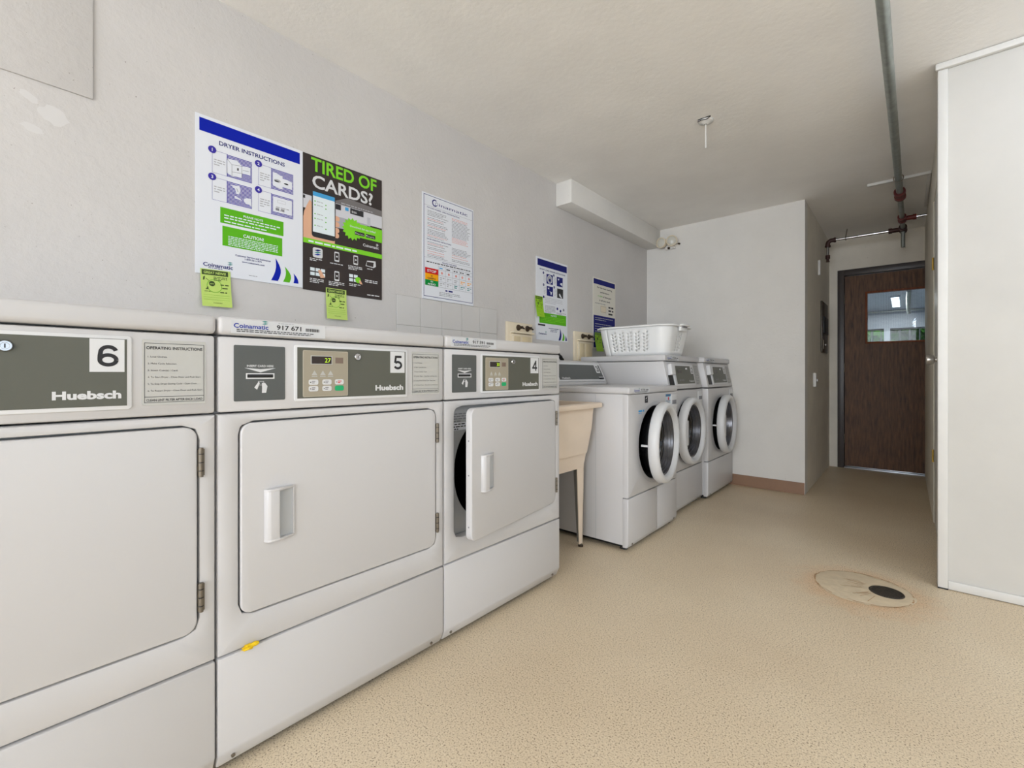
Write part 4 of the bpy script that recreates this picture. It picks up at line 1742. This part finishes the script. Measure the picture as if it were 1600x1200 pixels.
# sign 3: framed rules sheet
t, G, info = board('rules_sign', 1.494, 1.350, .373, .563, .003, WPAPER, 'white rules sheet with thin dark border and a red, yellow and green table', 'sign')
t.frame(G, .009, .016, .366, .555, .0028, NAVY, 1)
t.ring(G, .084, .523, .019, .0065, NAVY, 1, a0=50, a1=318)
t.ring(G, .096, .520, .009, .002, NAVY, 2)
t.text(G, 'inamatic', .112, .513, .0175, NAVY, 1, w=.212, bold=False)
t.rect(G, .012, .4985, .363, .4995, GINK, 1)
t.text(G, 'TOP LOAD WASHERS - OPERATING INSTRUCTIONS', .030, .486, .0065, NAVY, 1, w=.232, bold=True)
rr = random.Random(5)
for (u0, u1) in ((.034, .185), (.205, .352)):
    z = .474
    while z > .335:
        t.dashes(G, u0, z, u0 + (u1 - u0) * rr.uniform(.72, 1), 1, .01, .0028, PINK if rr.random() < .22 else GINK, 1, rr, last=1)
        z -= .0078 if rr.random() < .8 else .0125
t.text(G, 'DRYER OPERATING INSTRUCTIONS', .030, .319, .0065, NAVY, 1, w=.17, bold=True)
for (u0, u1) in ((.034, .185), (.205, .352)):
    z = .308
    while z > .228:
        t.dashes(G, u0, z, u0 + (u1 - u0) * rr.uniform(.72, 1), 1, .01, .0028, PINK if rr.random() < .25 else GINK, 1, rr, last=1)
        z -= .0078 if rr.random() < .8 else .0125
t.rect(G, .012, .222, .363, .223, GINK, 1)
t.text(G, 'FOLLOW THIS GUIDE', .188, .208, .0075, NAVY, 1, w=.105, al='C', bold=True)
t.dashes(G, .028, .203, .350, 1, .01, .005, INK, 1, last=1)
for (a, b, m_) in ((.139, .169, RED), (.106, .139, AMBER), (.075, .106, GREENS)):
    t.rect(G, .018, a, .108, b, m_, 1)
t.text(G, 'STOP', .063, .147, .0135, WPAPER, 2, w=.062, al='C', bold=True)
t.text(G, 'BE', .063, .124, .008, INK, 2, al='C', bold=True)
t.text(G, 'CAREFUL', .063, .110, .009, INK, 2, w=.058, al='C', bold=True)
t.text(G, 'GO', .063, .094, .008, WPAPER, 2, al='C', bold=True)
t.text(G, 'AHEAD', .063, .080, .009, WPAPER, 2, w=.055, al='C', bold=True)
for u in (.108, .158, .211, .260, .310):
    t.rect(G, u, .075, u + .0011, .189, GINK, 2)
for v in (.075, .106, .139, .169, .189):
    t.rect(G, .108 if v > .1 else .018, v, .363, v + .0011, GINK, 2)
for i, u in enumerate((.115, .165, .218, .266, .318)):
    t.dashes(G, u, .182, u + .03, 1, .01, .006, SKINB if i == 0 else INK, 2, last=1)
    t.disc(G, u + .018, .154, .007, PINK, 2, 12)
    t.dashes(G, u + .004, .130, u + .036, 2, .010, .005, AMBER if i > 2 else LINK, 2)
    t.dashes(G, u + .004, .100, u + .036, 2, .010, .005, TEAL if i > 1 else LINK, 2)
t.dashes(G, .158, .066, .226, 1, .01, .008, NAVY, 1, last=1)
t.dashes(G, .115, .050, .268, 3, .008, .003, GINK, 1)
finish(t, info)

# sign 4: washer instructions
t, G, info = board('instruction_sign', 2.465, 1.193, .380, .573, .003, WPAPER, 'white washer instructions sign with blue band and one lime note clipped at its left edge', 'sign')
t.rect(G, .015, .513, .372, .560, NAVY, 1)
t.text(G, 'FRONT LOAD WASHER INSTRUCTIONS', .195, .487, .0105, NAVY, 1, w=.31, al='C', bold=True)
for i, (bu, bv) in enumerate(((.118, .400), (.242, .400), (.120, .316), (.247, .316))):
    t.rect(G, bu, bv, bu + .076, bv + .068, NAVY if i < 3 else INK, 1)
    t.disc(G, bu - .036, bv + .070, .009, NAVY, 1, 16)
    t.text(G, str(i + 1), bu - .036, bv + .066, .008, WPAPER, 2, al='C', bold=True)
    t.dashes(G, bu - .034, bv + .054, bu - .006, 5, .010, .003, LINK, 1)
t.ring(G, .156, .434, .030, .006, WPAPER, 2)
t.disc(G, .156, .434, .022, LINK, 2)
t.disc(G, .158, .428, .012, NAVY, 3)
t.poly(G, [(.255, .455), (.275, .458), (.27, .445), (.258, .443)], WPAPER, 2)
t.poly(G, [(.28, .42), (.305, .41), (.312, .405), (.312, .43), (.295, .43)], WPAPER, 2)
t.poly(G, [(.13, .37), (.15, .375), (.148, .36)], WPAPER, 2)
t.poly(G, [(.15, .352), (.175, .345), (.185, .352), (.175, .325), (.168, .325), (.165, .342)], WPAPER, 2)
t.poly(G, [(.27, .345), (.28, .35), (.31, .318), (.30, .317), (.275, .33)], WPAPER, 2)
t.disc(G, .086, .302, .009, NAVY, 1, 16)
t.dashes(G, .100, .300, .315, 4, .011, .003, LINK, 1)
t.dashes(G, .100, .245, .225, 6, .009, .0035, GINK, 1)
for u, v in ((.25, .235), (.29, .222), (.33, .235)):
    t.disc(G, u, v, .010, (GINK, NAVY, TEAL)[int(u * 100) % 3], 1, 14)
t.dashes(G, .24, .207, .36, 2, .008, .003, GINK, 1)
t.rect(G, .036, .117, .363, .192, GREEN, 1)
t.text(G, 'NOTICE', .205, .173, .011, WPAPER, 2, w=.07, al='C', bold=True)
t.dashes(G, .055, .165, .345, 4, .0105, .004, LIME, 2)
t.rect(G, .020, .098, .103, .110, INK, 1)
coinamatic(t, G, .028, .038, .092, .013, 1, NAVY)
t.dashes(G, .145, .088, .270, 1, .01, .0045, NAVY, 1, last=1)
t.dashes(G, .165, .077, .250, 2, .010, .0042, NAVY, 1, last=1)
sails(t, G, .264, .006, 1.0, GREEN, NAVY)
finish(t, info)

# sign 5: detergent advice
t, G, info = board('detergent_sign', 3.215, 1.165, .372, .580, .003, mat('warm_print', (222, 218, 206), rough=0.45), 'cream sign about washing performance, rightmost on the wall above the basket', 'sign')
Z5 = .070
t.rect(G, .008, .458 + Z5, .364, .508 + Z5 - .008, NAVY, 1)
t.text(G, 'For the best washing', .188, .428 + Z5, .0135, INK, 1, w=.25, al='C', bold=True)
t.text(G, 'performance', .188, .393 + Z5, .0135, INK, 1, w=.15, al='C', bold=True)
t.text(G, '1-3/4', .08, .358 + Z5, .0135, GREEN, 1, w=.07, bold=True)
t.text(G, 'of detergent', .158, .358 + Z5, .0135, INK, 1, w=.14, bold=True)
t.text(G, 'is all you need', .188, .325 + Z5, .0135, INK, 1, w=.175, al='C', bold=True)
t.dashes(G, .03, .375, .2, 1, .01, .005, GINK, 1, last=1)
t.poly(G, [(.115, .36), (.215, .36), (.205, .30), (.125, .30)], CREAM, 1)
t.frame(G, .12, .305, .21, .355, .002, GINK, 2)
t.text(G, '=', .228, .33, .012, INK, 1)
t.dashes(G, .25, .362, .335, 3, .028, .014, INK, 1, last=1)
t.rect(G, .008, .008, .364, .272, NAVY, 1)
t.dashes(G, .03, .255, .33, 2, .016, .006, LINK, 2)
t.dashes(G, .03, .205, .30, 5, .02, .006, LINK, 2)
finish(t, info)


# lime notes
def note(y, z, w, h, off, label, m_=NOTE, tilt=0.0, bend=.012):
    t = M()
    nseg = 8
    vs = []
    for i in range(nseg + 1):
        f = i / nseg
        z_ = h * (1 - f)
        b_ = off + bend * f * f
        vs += [(b_, 0, z_), (b_, w, z_)]
    for i in range(nseg):
        a, b, c, d = vs[2 * i], vs[2 * i + 1], vs[2 * i + 3], vs[2 * i + 2]
        vv = [a, b, c, d] + [(q[0] - .0006, q[1], q[2]) for q in (a, b, c, d)]
        t.add(vv, [(0, 3, 2, 1), (4, 5, 6, 7), (0, 1, 5, 4), (3, 7, 6, 2), (0, 4, 7, 3), (1, 2, 6, 5)], m_, False)

    def bent(zz):
        f = 1 - zz / h
        return off + bend * f * f

    def G(L=1):
        return None

    class BF:
        def p(self, a, b, c=0.0):
            return Vector((bent(b) + .0004 + c, a, b))
    g = BF()
    k = w / .095
    H_ = h
    t.rect(g, .004 * k, H_ - .021, w - .008 * k, H_ - .003, DGREEN, 1)
    t.text(g, 'GREAT NEWS!', w * .47, H_ - .0165, .009, m_, 2, w=w * .74, al='C', bold=True)
    t.dashes(g, w * .42, H_ - .026, w * .88, 3, .0055, .0025, DGREEN, 1)
    t.disc(g, w * .36, H_ - .052, .0095 * k, DGREEN, 1, 18)
    t.text(g, 'NEW', w * .36, H_ - .0545, .004, m_, 2, al='C', bold=True)
    t.ring(g, w * .44, H_ - .060, .024 * k, .0015, GREEN, 1, 24)
    t.poly(g, [(w * .08, H_ - .030), (w * .14, H_ - .026), (w * .12, H_ - .038), (w * .07, H_ - .042)], DGREEN, 1)
    t.line(g, (w * .17, H_ - .034), (w * .26, H_ - .042), .0015, DGREEN, 1)
    t.poly(g, [(w * .13, H_ - .074), (w * .24, H_ - .074), (w * .22, H_ - .062), (w * .19, H_ - .068)], DGREEN, 1)
    t.dashes(g, w * .64, H_ - .052, w * .92, 1, .008, .004, DGREEN, 1, last=1)
    t.dashes(g, w * .70, H_ - .064, w * .88, 1, .008, .004, DGREEN, 1, last=1)
    t.dashes(g, w * .10, H_ - .080, w * .3, 1, .008, .002, DGREEN, 1, last=1)
    t.dashes(g, w * .62, H_ - .080, w * .85, 1, .008, .004, DGREEN, 1, last=1)
    for q in (.094, .103, .111):
        if q < H_ - .01:
            t.rect(g, w * .06, H_ - q, w * .93, H_ - q + .0006, GREEN, 1)
    t.text(g, 'Coinamatic', w * .52, .012, .004, DGREEN, 1, w=w * .3, al='C')
    o = t.build('paper_note', loc=(XW, y, z))
    o.rotation_euler = (tilt, 0, 0)
    return tag(o, label, 'note', 'lime green notes stuck on the signs')


note(.505, 1.198, .096, .136, .0058, 'lime green note hanging from the left corner of the dryer instructions sign', tilt=R(1.5))
note(.969, 1.196, .096, .136, .0058, 'lime green note hanging from the bottom of the dark phone poster')
note(2.452, 1.348, .085, .145, .0058, 'bright lime note with dark clip on the left edge of the washer instructions sign', NOTE2, bend=.02)
note(3.238, 1.140, .110, .155, .006, 'bright lime note hanging half hidden behind the laundry basket', NOTE2, bend=.02)

# painted access board, upper left
t = M()
t.box((0, 0, 0), (.006, .83, .40), WALLL, .002)
t.cyl((.006, .60, .06), (.0075, .60, .06), .004, GINK, n=10)
tag(t.build('access_board', loc=(XW, -.613, 1.809)), 'flat board painted like the wall in the upper left corner of the photo', 'wall panel')

# tile patch behind the dryers
t = M()
GROUT = mat('tile_grout', (176, 174, 170), rough=0.8)
TILE = mat('tile_white', (204, 202, 200), rough=0.35, var=0.02)
t.box((0, 0, 0), (.0035, .735, .452), GROUT)
for i in range(5):
    for j in range(3):
        y = .002 + i * .1468
        z = .003 + j * .150
        t.box((.001, y, z), (.0052, y + .1438, z + .147), TILE, .001, 1)
tag(t.build('tile_splashback', loc=(XW, 1.334, .900)), 'patch of square white wall tiles below the rules sheet', 'wall tiles')


# washer valve boxes
def valve_box(y, ztop, w, label):
    t = thing('valve_box', (XW, y, 0.80), label, 'valve box', 'cream valve boxes on the left wall')
    H = ztop - .80
    p = M()
    p.box((0, 0, 0), (.018, w, H), CREAM, .003)
    p.box((.016, .035, 0), (.030, w - .02, H - .075), CREAM, .003)
    p.box((.028, .05, 0), (.034, w * .44, H - .09), mat('cream_insert', (212, 196, 162), rough=0.5), .002)
    p.box((.028, w * .52, 0), (.034, w - .035, H - .09), MATS['cream_insert'], .002)
    p.box((.016, .03, H - .072), (.045, w - .01, H - .060), CREAM, .002)
    p.build('box_cover', t)
    for f in (.42, .78):
        p = M()
        yy = w * f
        p.lathe(FX((.018, yy, H - .033)), [(.020, 0), (.019, .006), (.010, .012), (.009, .03), (.001, .03)], BRONZE, n=20)
        p.cyl((.045, yy - .02, H - .028), (.05, yy + .024, H - .040), .007, BRONZE, r1=.005, n=12)
        p.cyl((.03, yy, H - .033), (.055, yy, H - .033), .009, BRONZE, n=14)
        p.build('tap', t)
    return t


valve_box(2.150, 1.288, .255, 'cream valve box with two dark taps just right of the tile patch')
valve_box(2.925, 1.282, .255, 'cream valve box with two dark taps left of the laundry basket')
pts = []
for i in range(15):
    a = R(180 - 180 * i / 14)
    pts.append((-1.865, 2.60 + .13 * math.cos(a), .985 + .115 * math.sin(a)))
t = M()
t.tube(pts, .013, RUBBER, 12)
for i in range(1, 14):
    v = Vector(pts[i])
    d = (Vector(pts[i + 1]) - Vector(pts[i - 1])).normalized() * .002
    t.cyl(v - d, v + d, .0145, BLACK, n=14)
tag(t.build('drain_hose'), 'black hose looping up behind washer 3', 'hose')

# ------------------------------------------------------------------ ceiling things
t = thing('emergency_light', (-1.693, YF, 2.16), 'pair of small round emergency lamps high on the far wall', 'emergency light')
M().box((-.035, -.03, -.030), (.060, 0, .012), WALL, .006).build('base', t)
for sx, dz, ang in ((-.046, .028, -10), (.050, .030, 14)):
    p = M()
    G = Frame((sx, -.075, dz), (math.cos(R(ang)), math.sin(R(ang)), 0), (0, 0, 1), (math.sin(R(ang)), -math.cos(R(ang)), 0))
    p.lathe(G, [(.001, -.045), (.026, -.040), (.044, -.012), (.049, .010), (.049, .018), (.044, .020), (.040, .012)], CREAM, n=32)
    lh = p.build('lamp_head', t)
    p = M()
    p.lathe(G, [(.041, .013), (.036, .018), (.02, .023), (.001, .025)], mat('lens_frosted', (206, 204, 194), rough=0.25), n=32)
    p.build('lens', lh)
p = M()
p.cyl((-.046, -.03, .0), (-.046, -.045, .028), .010, CREAM)
p.cyl((.050, -.03, .0), (.050, -.045, .028), .010, CREAM)
p.cyl((.005, -.028, -.02), (.005, -.04, -.02), .011, BRONZE)
p.cyl((.09, -.02, .01), (.105, -.03, .004), .008, BRONZE)
p.build('bracket', t)

t = thing('pull_cord', (-.826, 2.57, CEIL), 'thin white rod hanging from a small round plate on the ceiling', 'ceiling cord')
p = M()
p.lathe(Frame((0, 0, 0), (1, 0, 0), (0, -1, 0), (0, 0, -1)), [(.040, 0), (.038, .006), (.022, .012), (.012, .020), (.001, .021)], TRIMW, n=28)
p.box((-.03, -.042, -.002), (.036, -.036, -.0005), INK)
p.tube([(-.035, -.030, -.006), (-.01, -.040, -.008), (.015, -.032, -.008), (.036, -.040, -.004)], .0018, INK, 6)
p.build('ceiling_plate', t)
p = M()
p.cyl((0, -.004, -.018), (0, -.004, -.150), .0042, TRIMW, n=12)
p.build('rod', t)
p = M()
p.cyl((0, -.004, -.012), (0, -.004, -.022), .0065, INK, n=12)
p.build('rod_socket', t)

# sprinkler piping
PH = 2.25
px = lambda y: -.059 + (y - 2.311) * .0122
t = thing('sprinkler_pipe', (px(4.2), 4.2, PH), 'galvanised ceiling pipe with dark red fittings and side branches leading to the hallway', 'pipe')
O = Vector((px(4.2), 4.2, PH))


def L3(x, y, z):
    return tuple(Vector((x, y, z)) - O)


p = M()
p.cyl(L3(px(YB + .01), YB + .01, PH), L3(px(4.25), 4.25, PH), .0195, STEEL, n=24)
p.cyl(L3(px(4.35), 4.35, PH), L3(px(5.30), 5.30, PH), .017, STEEL, n=20)
p.build('main_pipe', t)


def fitting(a, b, r, m_=FITRED, extra=None):
    p = M()
    a, b = Vector(a), Vector(b)
    d = (b - a)
    p.cyl(a, b, r * .92, m_, n=22)
    p.cyl(a, a + d * .22, r * 1.08, m_, n=22)
    p.cyl(b - d * .22, b, r * 1.08, m_, n=22)
    if extra:
        p.cyl(extra[0], extra[1], extra[2] * .9, m_, n=18)
        e = Vector(extra[1]) - Vector(extra[0])
        p.cyl(Vector(extra[1]) - e * .25, extra[1], extra[2] * 1.08, m_, n=18)
    return p.build('fitting', t)


fitting(L3(px(4.24), 4.24, PH), L3(px(4.38), 4.38, PH), .031)
fitting(L3(px(4.93), 4.93, PH), L3(px(5.05), 5.05, PH), .027, FITRED, (L3(px(5), 5.0, PH), L3(px(5) + .09, 5.0, PH), .021))
fitting(L3(px(5.28), 5.28, PH), L3(px(5.42), 5.42, PH), .027, FITDK, (L3(px(5.36), 5.36, PH), L3(px(5.36) - .10, 5.36, PH), .022))
p = M()
p.cyl(L3(px(5) + .08, 5.0, PH), L3(.128, 5.0, PH), .013, CHROME, n=16)
p.build('branch_pipe', t)
p = M()
p.cyl(L3(px(5.36) - .09, 5.36, PH), L3(-.535, 5.36, PH), .013, CHROME, n=16)
p.build('branch_pipe', t)
p = M()
p.cyl(L3(px(5.36), 5.36, PH), L3(px(5.36), 5.36, 2.09), .015, STEEL, n=16)
p.build('drop_pipe', t)
p = M()
p.tube([L3(-.525, 5.36, PH), L3(-.555, 5.36, PH - .001), L3(-.572, 5.36, PH - .012), L3(-.577, 5.36, PH - .03), L3(-.577, 5.36, PH - .055)], .020, FITDK, 14)
p.cyl(L3(-.53, 5.36, PH), L3(-.512, 5.36, PH), .024, FITDK)
p.cyl(L3(-.577, 5.36, PH - .045), L3(-.577, 5.36, PH - .062), .024, FITDK)
p.build('fitting', t)
p = M()
p.cyl(L3(-.577, 5.36, PH - .06), L3(-.577, 5.36, PH - .155), .012, CHROME, n=14)
p.build('branch_pipe', t)
p = M()
p.cyl(L3(-.577, 5.36, PH - .140), L3(-.577, 5.36, PH - .175), .019, FITDK, n=14)
p.cyl(L3(-.577, 5.36, PH - .175), L3(-.577, 5.36, PH - .200), .012, FITDK, n=14)
p.cyl(L3(-.577, 5.36, PH - .200), L3(-.577, 5.36, PH - .204), .016, FITDK, n=14)
p.build('sprinkler_head', t)
p = M()
p.tube([L3(-.436, 5.36, PH + .013), L3(-.430, 5.36, PH + .05), L3(-.425, 5.36, CEIL)], .004, HINGE, 8)
p.tube([(x, y, z) for x, y, z in [L3(-.436, 5.36 + .019 * math.cos(R(a)), PH + .019 * math.sin(R(a))) for a in range(0, 360, 30)]], .003, HINGE, 6, closed=True)
p.build('hanger', t)
p = M()
yh = 3.95
p.tube([L3(px(yh) + .026 * math.cos(R(a)), yh, PH + .026 * math.sin(R(a))) for a in range(0, 360, 24)], .003, HINGE, 6, closed=True)
p.cyl(L3(px(yh), yh, PH + .026), L3(px(yh), yh, CEIL), .004, HINGE, n=8)
p.build('hanger', t)

# raised ceiling panel beside the closet
t = M()
t.box((-.215, 4.19, 2.316), (.130, 4.215, CEIL), TRIMW, .003)
t.box((.110, 4.215, 2.316), (.130, 5.0, CEIL), TRIMW, .003)
t.box((-.210, 4.215, 2.332), (.112, 5.0, CEIL), CEILM)
tag(t.build('ceiling_hatch'), 'flat ceiling panel with a white front lip between the pipe and the closet', 'ceiling panel')

# ------------------------------------------------------------------ hallway left wall
t = thing('fire_alarm_panel', (XH, 5.30, 1.40), 'narrow black panel on the left wall of the hallway beside the brown door', 'wall panel')
FN = FX((0, 0, 0))
p = M()
p.box((0, -.20, -.24), (.014, .20, .24), mat('panel_bronze', (74, 66, 54), rough=0.4, metal=0.2), .003)
p.build('cover', t)
p = M()
p.box((.012, -.14, -.06), (.022, .16, .10), BLACK, .003)
p.build('window', t)
p = M()
p.box((.012, -.16, -.21), (.020, .06, -.12), HINGE, .003)
p.cyl((.02, -.05, -.165), (.028, -.05, -.165), .012, NICKEL)
p.build('latch_plate', t)
t = thing('light_switch', (XH, 4.68, .905), 'white light switch box on the hallway wall near the corner', 'light switch')
M().box((0, -.036, -.060), (.022, .036, .060), TRIMW, .004).build('cover', t)
M().box((.022, -.006, -.014), (.030, .006, .008), WHITE2, .002).build('toggle', t)
t = thing('wall_conduit', (XH, 4.95, 1.92), 'short white vertical cover strip high on the hallway wall', 'cover strip')
M().box((0, -.016, -.067), (.018, .016, .067), TRIMW, .003).build('cover', t)

# ------------------------------------------------------------------ floor drain
t = thing('floor_drain', (-.15, 2.555, 0), 'rust stained round floor drain patch with dark grate in front of the closet', 'floor drain')
p = M()
N = 56
ring_in, ring_out = [], []
rd = random.Random(2)
for i in range(N):
    a = 2 * math.pi * i / N
    r_ = .178 * (1 + .03 * math.sin(3 * a + 1) + .015 * rd.uniform(-1, 1))
    ring_out.append((r_ * math.cos(a), r_ * math.sin(a) * .98, .0006))
    ring_in.append((r_ * .95 * math.cos(a), r_ * .95 * math.sin(a) * .98, .0030))
DCX, DCY = .085, .015
ring_c = [(DCX + .062 * math.cos(2 * math.pi * i / N), DCY + .062 * math.sin(2 * math.pi * i / N), .0012) for i in range(N)]
p.add(ring_out + ring_in + ring_c, [(i, (i + 1) % N, N + (i + 1) % N, N + i) for i in range(N)] + [(N + i, N + (i + 1) % N, 2 * N + (i + 1) % N, 2 * N + i) for i in range(N)], CONCRETE, True)
p.build('patch', t)
p = M()
F = FZ((0, 0, .0022))
for i in range(N):
    if rd.random() < .85:
        a, b = 2 * math.pi * i / N, 2 * math.pi * (i + 1) / N
        r_ = .176 + rd.uniform(-.002, .002)
        w_ = rd.uniform(.001, .006)
        q0 = (r_ * math.cos(a), r_ * math.sin(a) * .98)
        q1 = (r_ * math.cos(b), r_ * math.sin(b) * .98)
        p.line(F, q0, q1, w_, RUST, 2)
for i in range(13):
    a = R(rd.uniform(150, 250))
    r0 = rd.uniform(.075, .09)
    r1 = rd.uniform(.11, .155)
    q0 = (DCX + r0 * math.cos(a), DCY + r0 * math.sin(a))
    q1 = (DCX + r1 * 1.1 * math.cos(a + .08), DCY + r1 * 1.1 * math.sin(a + .08))
    if math.hypot(*q1) < .165:
        p.line(F, q0, q1, rd.uniform(.001, .0025), RUST, 3)
p.build('rust_marks', t)
p = M()
p.lathe(FZ((DCX, DCY, 0)), [(.062, .0012), (.060, .004), (.054, .004), (.053, .002), (.001, .002)], DRAINM, n=40, smooth=False)
for i in range(-4, 5):
    w_ = math.sqrt(.05 ** 2 - (i * .011) ** 2)
    p.box((DCX - w_, DCY + i * .011 - .003, .002), (DCX + w_, DCY + i * .011 + .003, .0042), DRAINM)
p.build('grate', t)

# yellow scrap caught in the panel gap
rd = random.Random(9)
q = bmesh.new()
bmesh.ops.create_icosphere(q, subdivisions=3, radius=1)
for v in q.verts:
    n_ = 1 + .35 * math.sin(v.co.x * 7 + v.co.y * 3) * math.sin(v.co.z * 9) + rd.uniform(-.12, .12)
    v.co = Vector((v.co.x * .007 * n_, v.co.y * .0145 * n_, v.co.z * .0065 * n_))
p = M()
p.bm(q, YELLOW, True)
q = bmesh.new()
bmesh.ops.create_icosphere(q, subdivisions=2, radius=1)
for v in q.verts:
    n_ = 1 + rd.uniform(-.2, .2)
    v.co = Vector((v.co.x * .005 * n_ + .001, v.co.y * .009 * n_ + .014, v.co.z * .006 * n_ + .003))
p.bm(q, YELLOW, True)
tag(p.build('lint_scrap', loc=(-1.211, .418, .288)), 'small crumpled yellow scrap caught in the seam of dryer 5', 'scrap')

# unseen ceiling fixtures that carry the lamps; the rear one is added fill
for i, (x, y) in enumerate(FIXTURES):
    t = thing('ceiling_light', (x, y, CEIL), ('long white tube light on the ceiling in front of the closet panel, outside the photo', 'unseen long white tube light added on the ceiling well behind the camera')[i], 'ceiling light')
    M().box((-.10, -.64, -.06), (.10, .64, 0), TRIMW, .01).build('housing', t)
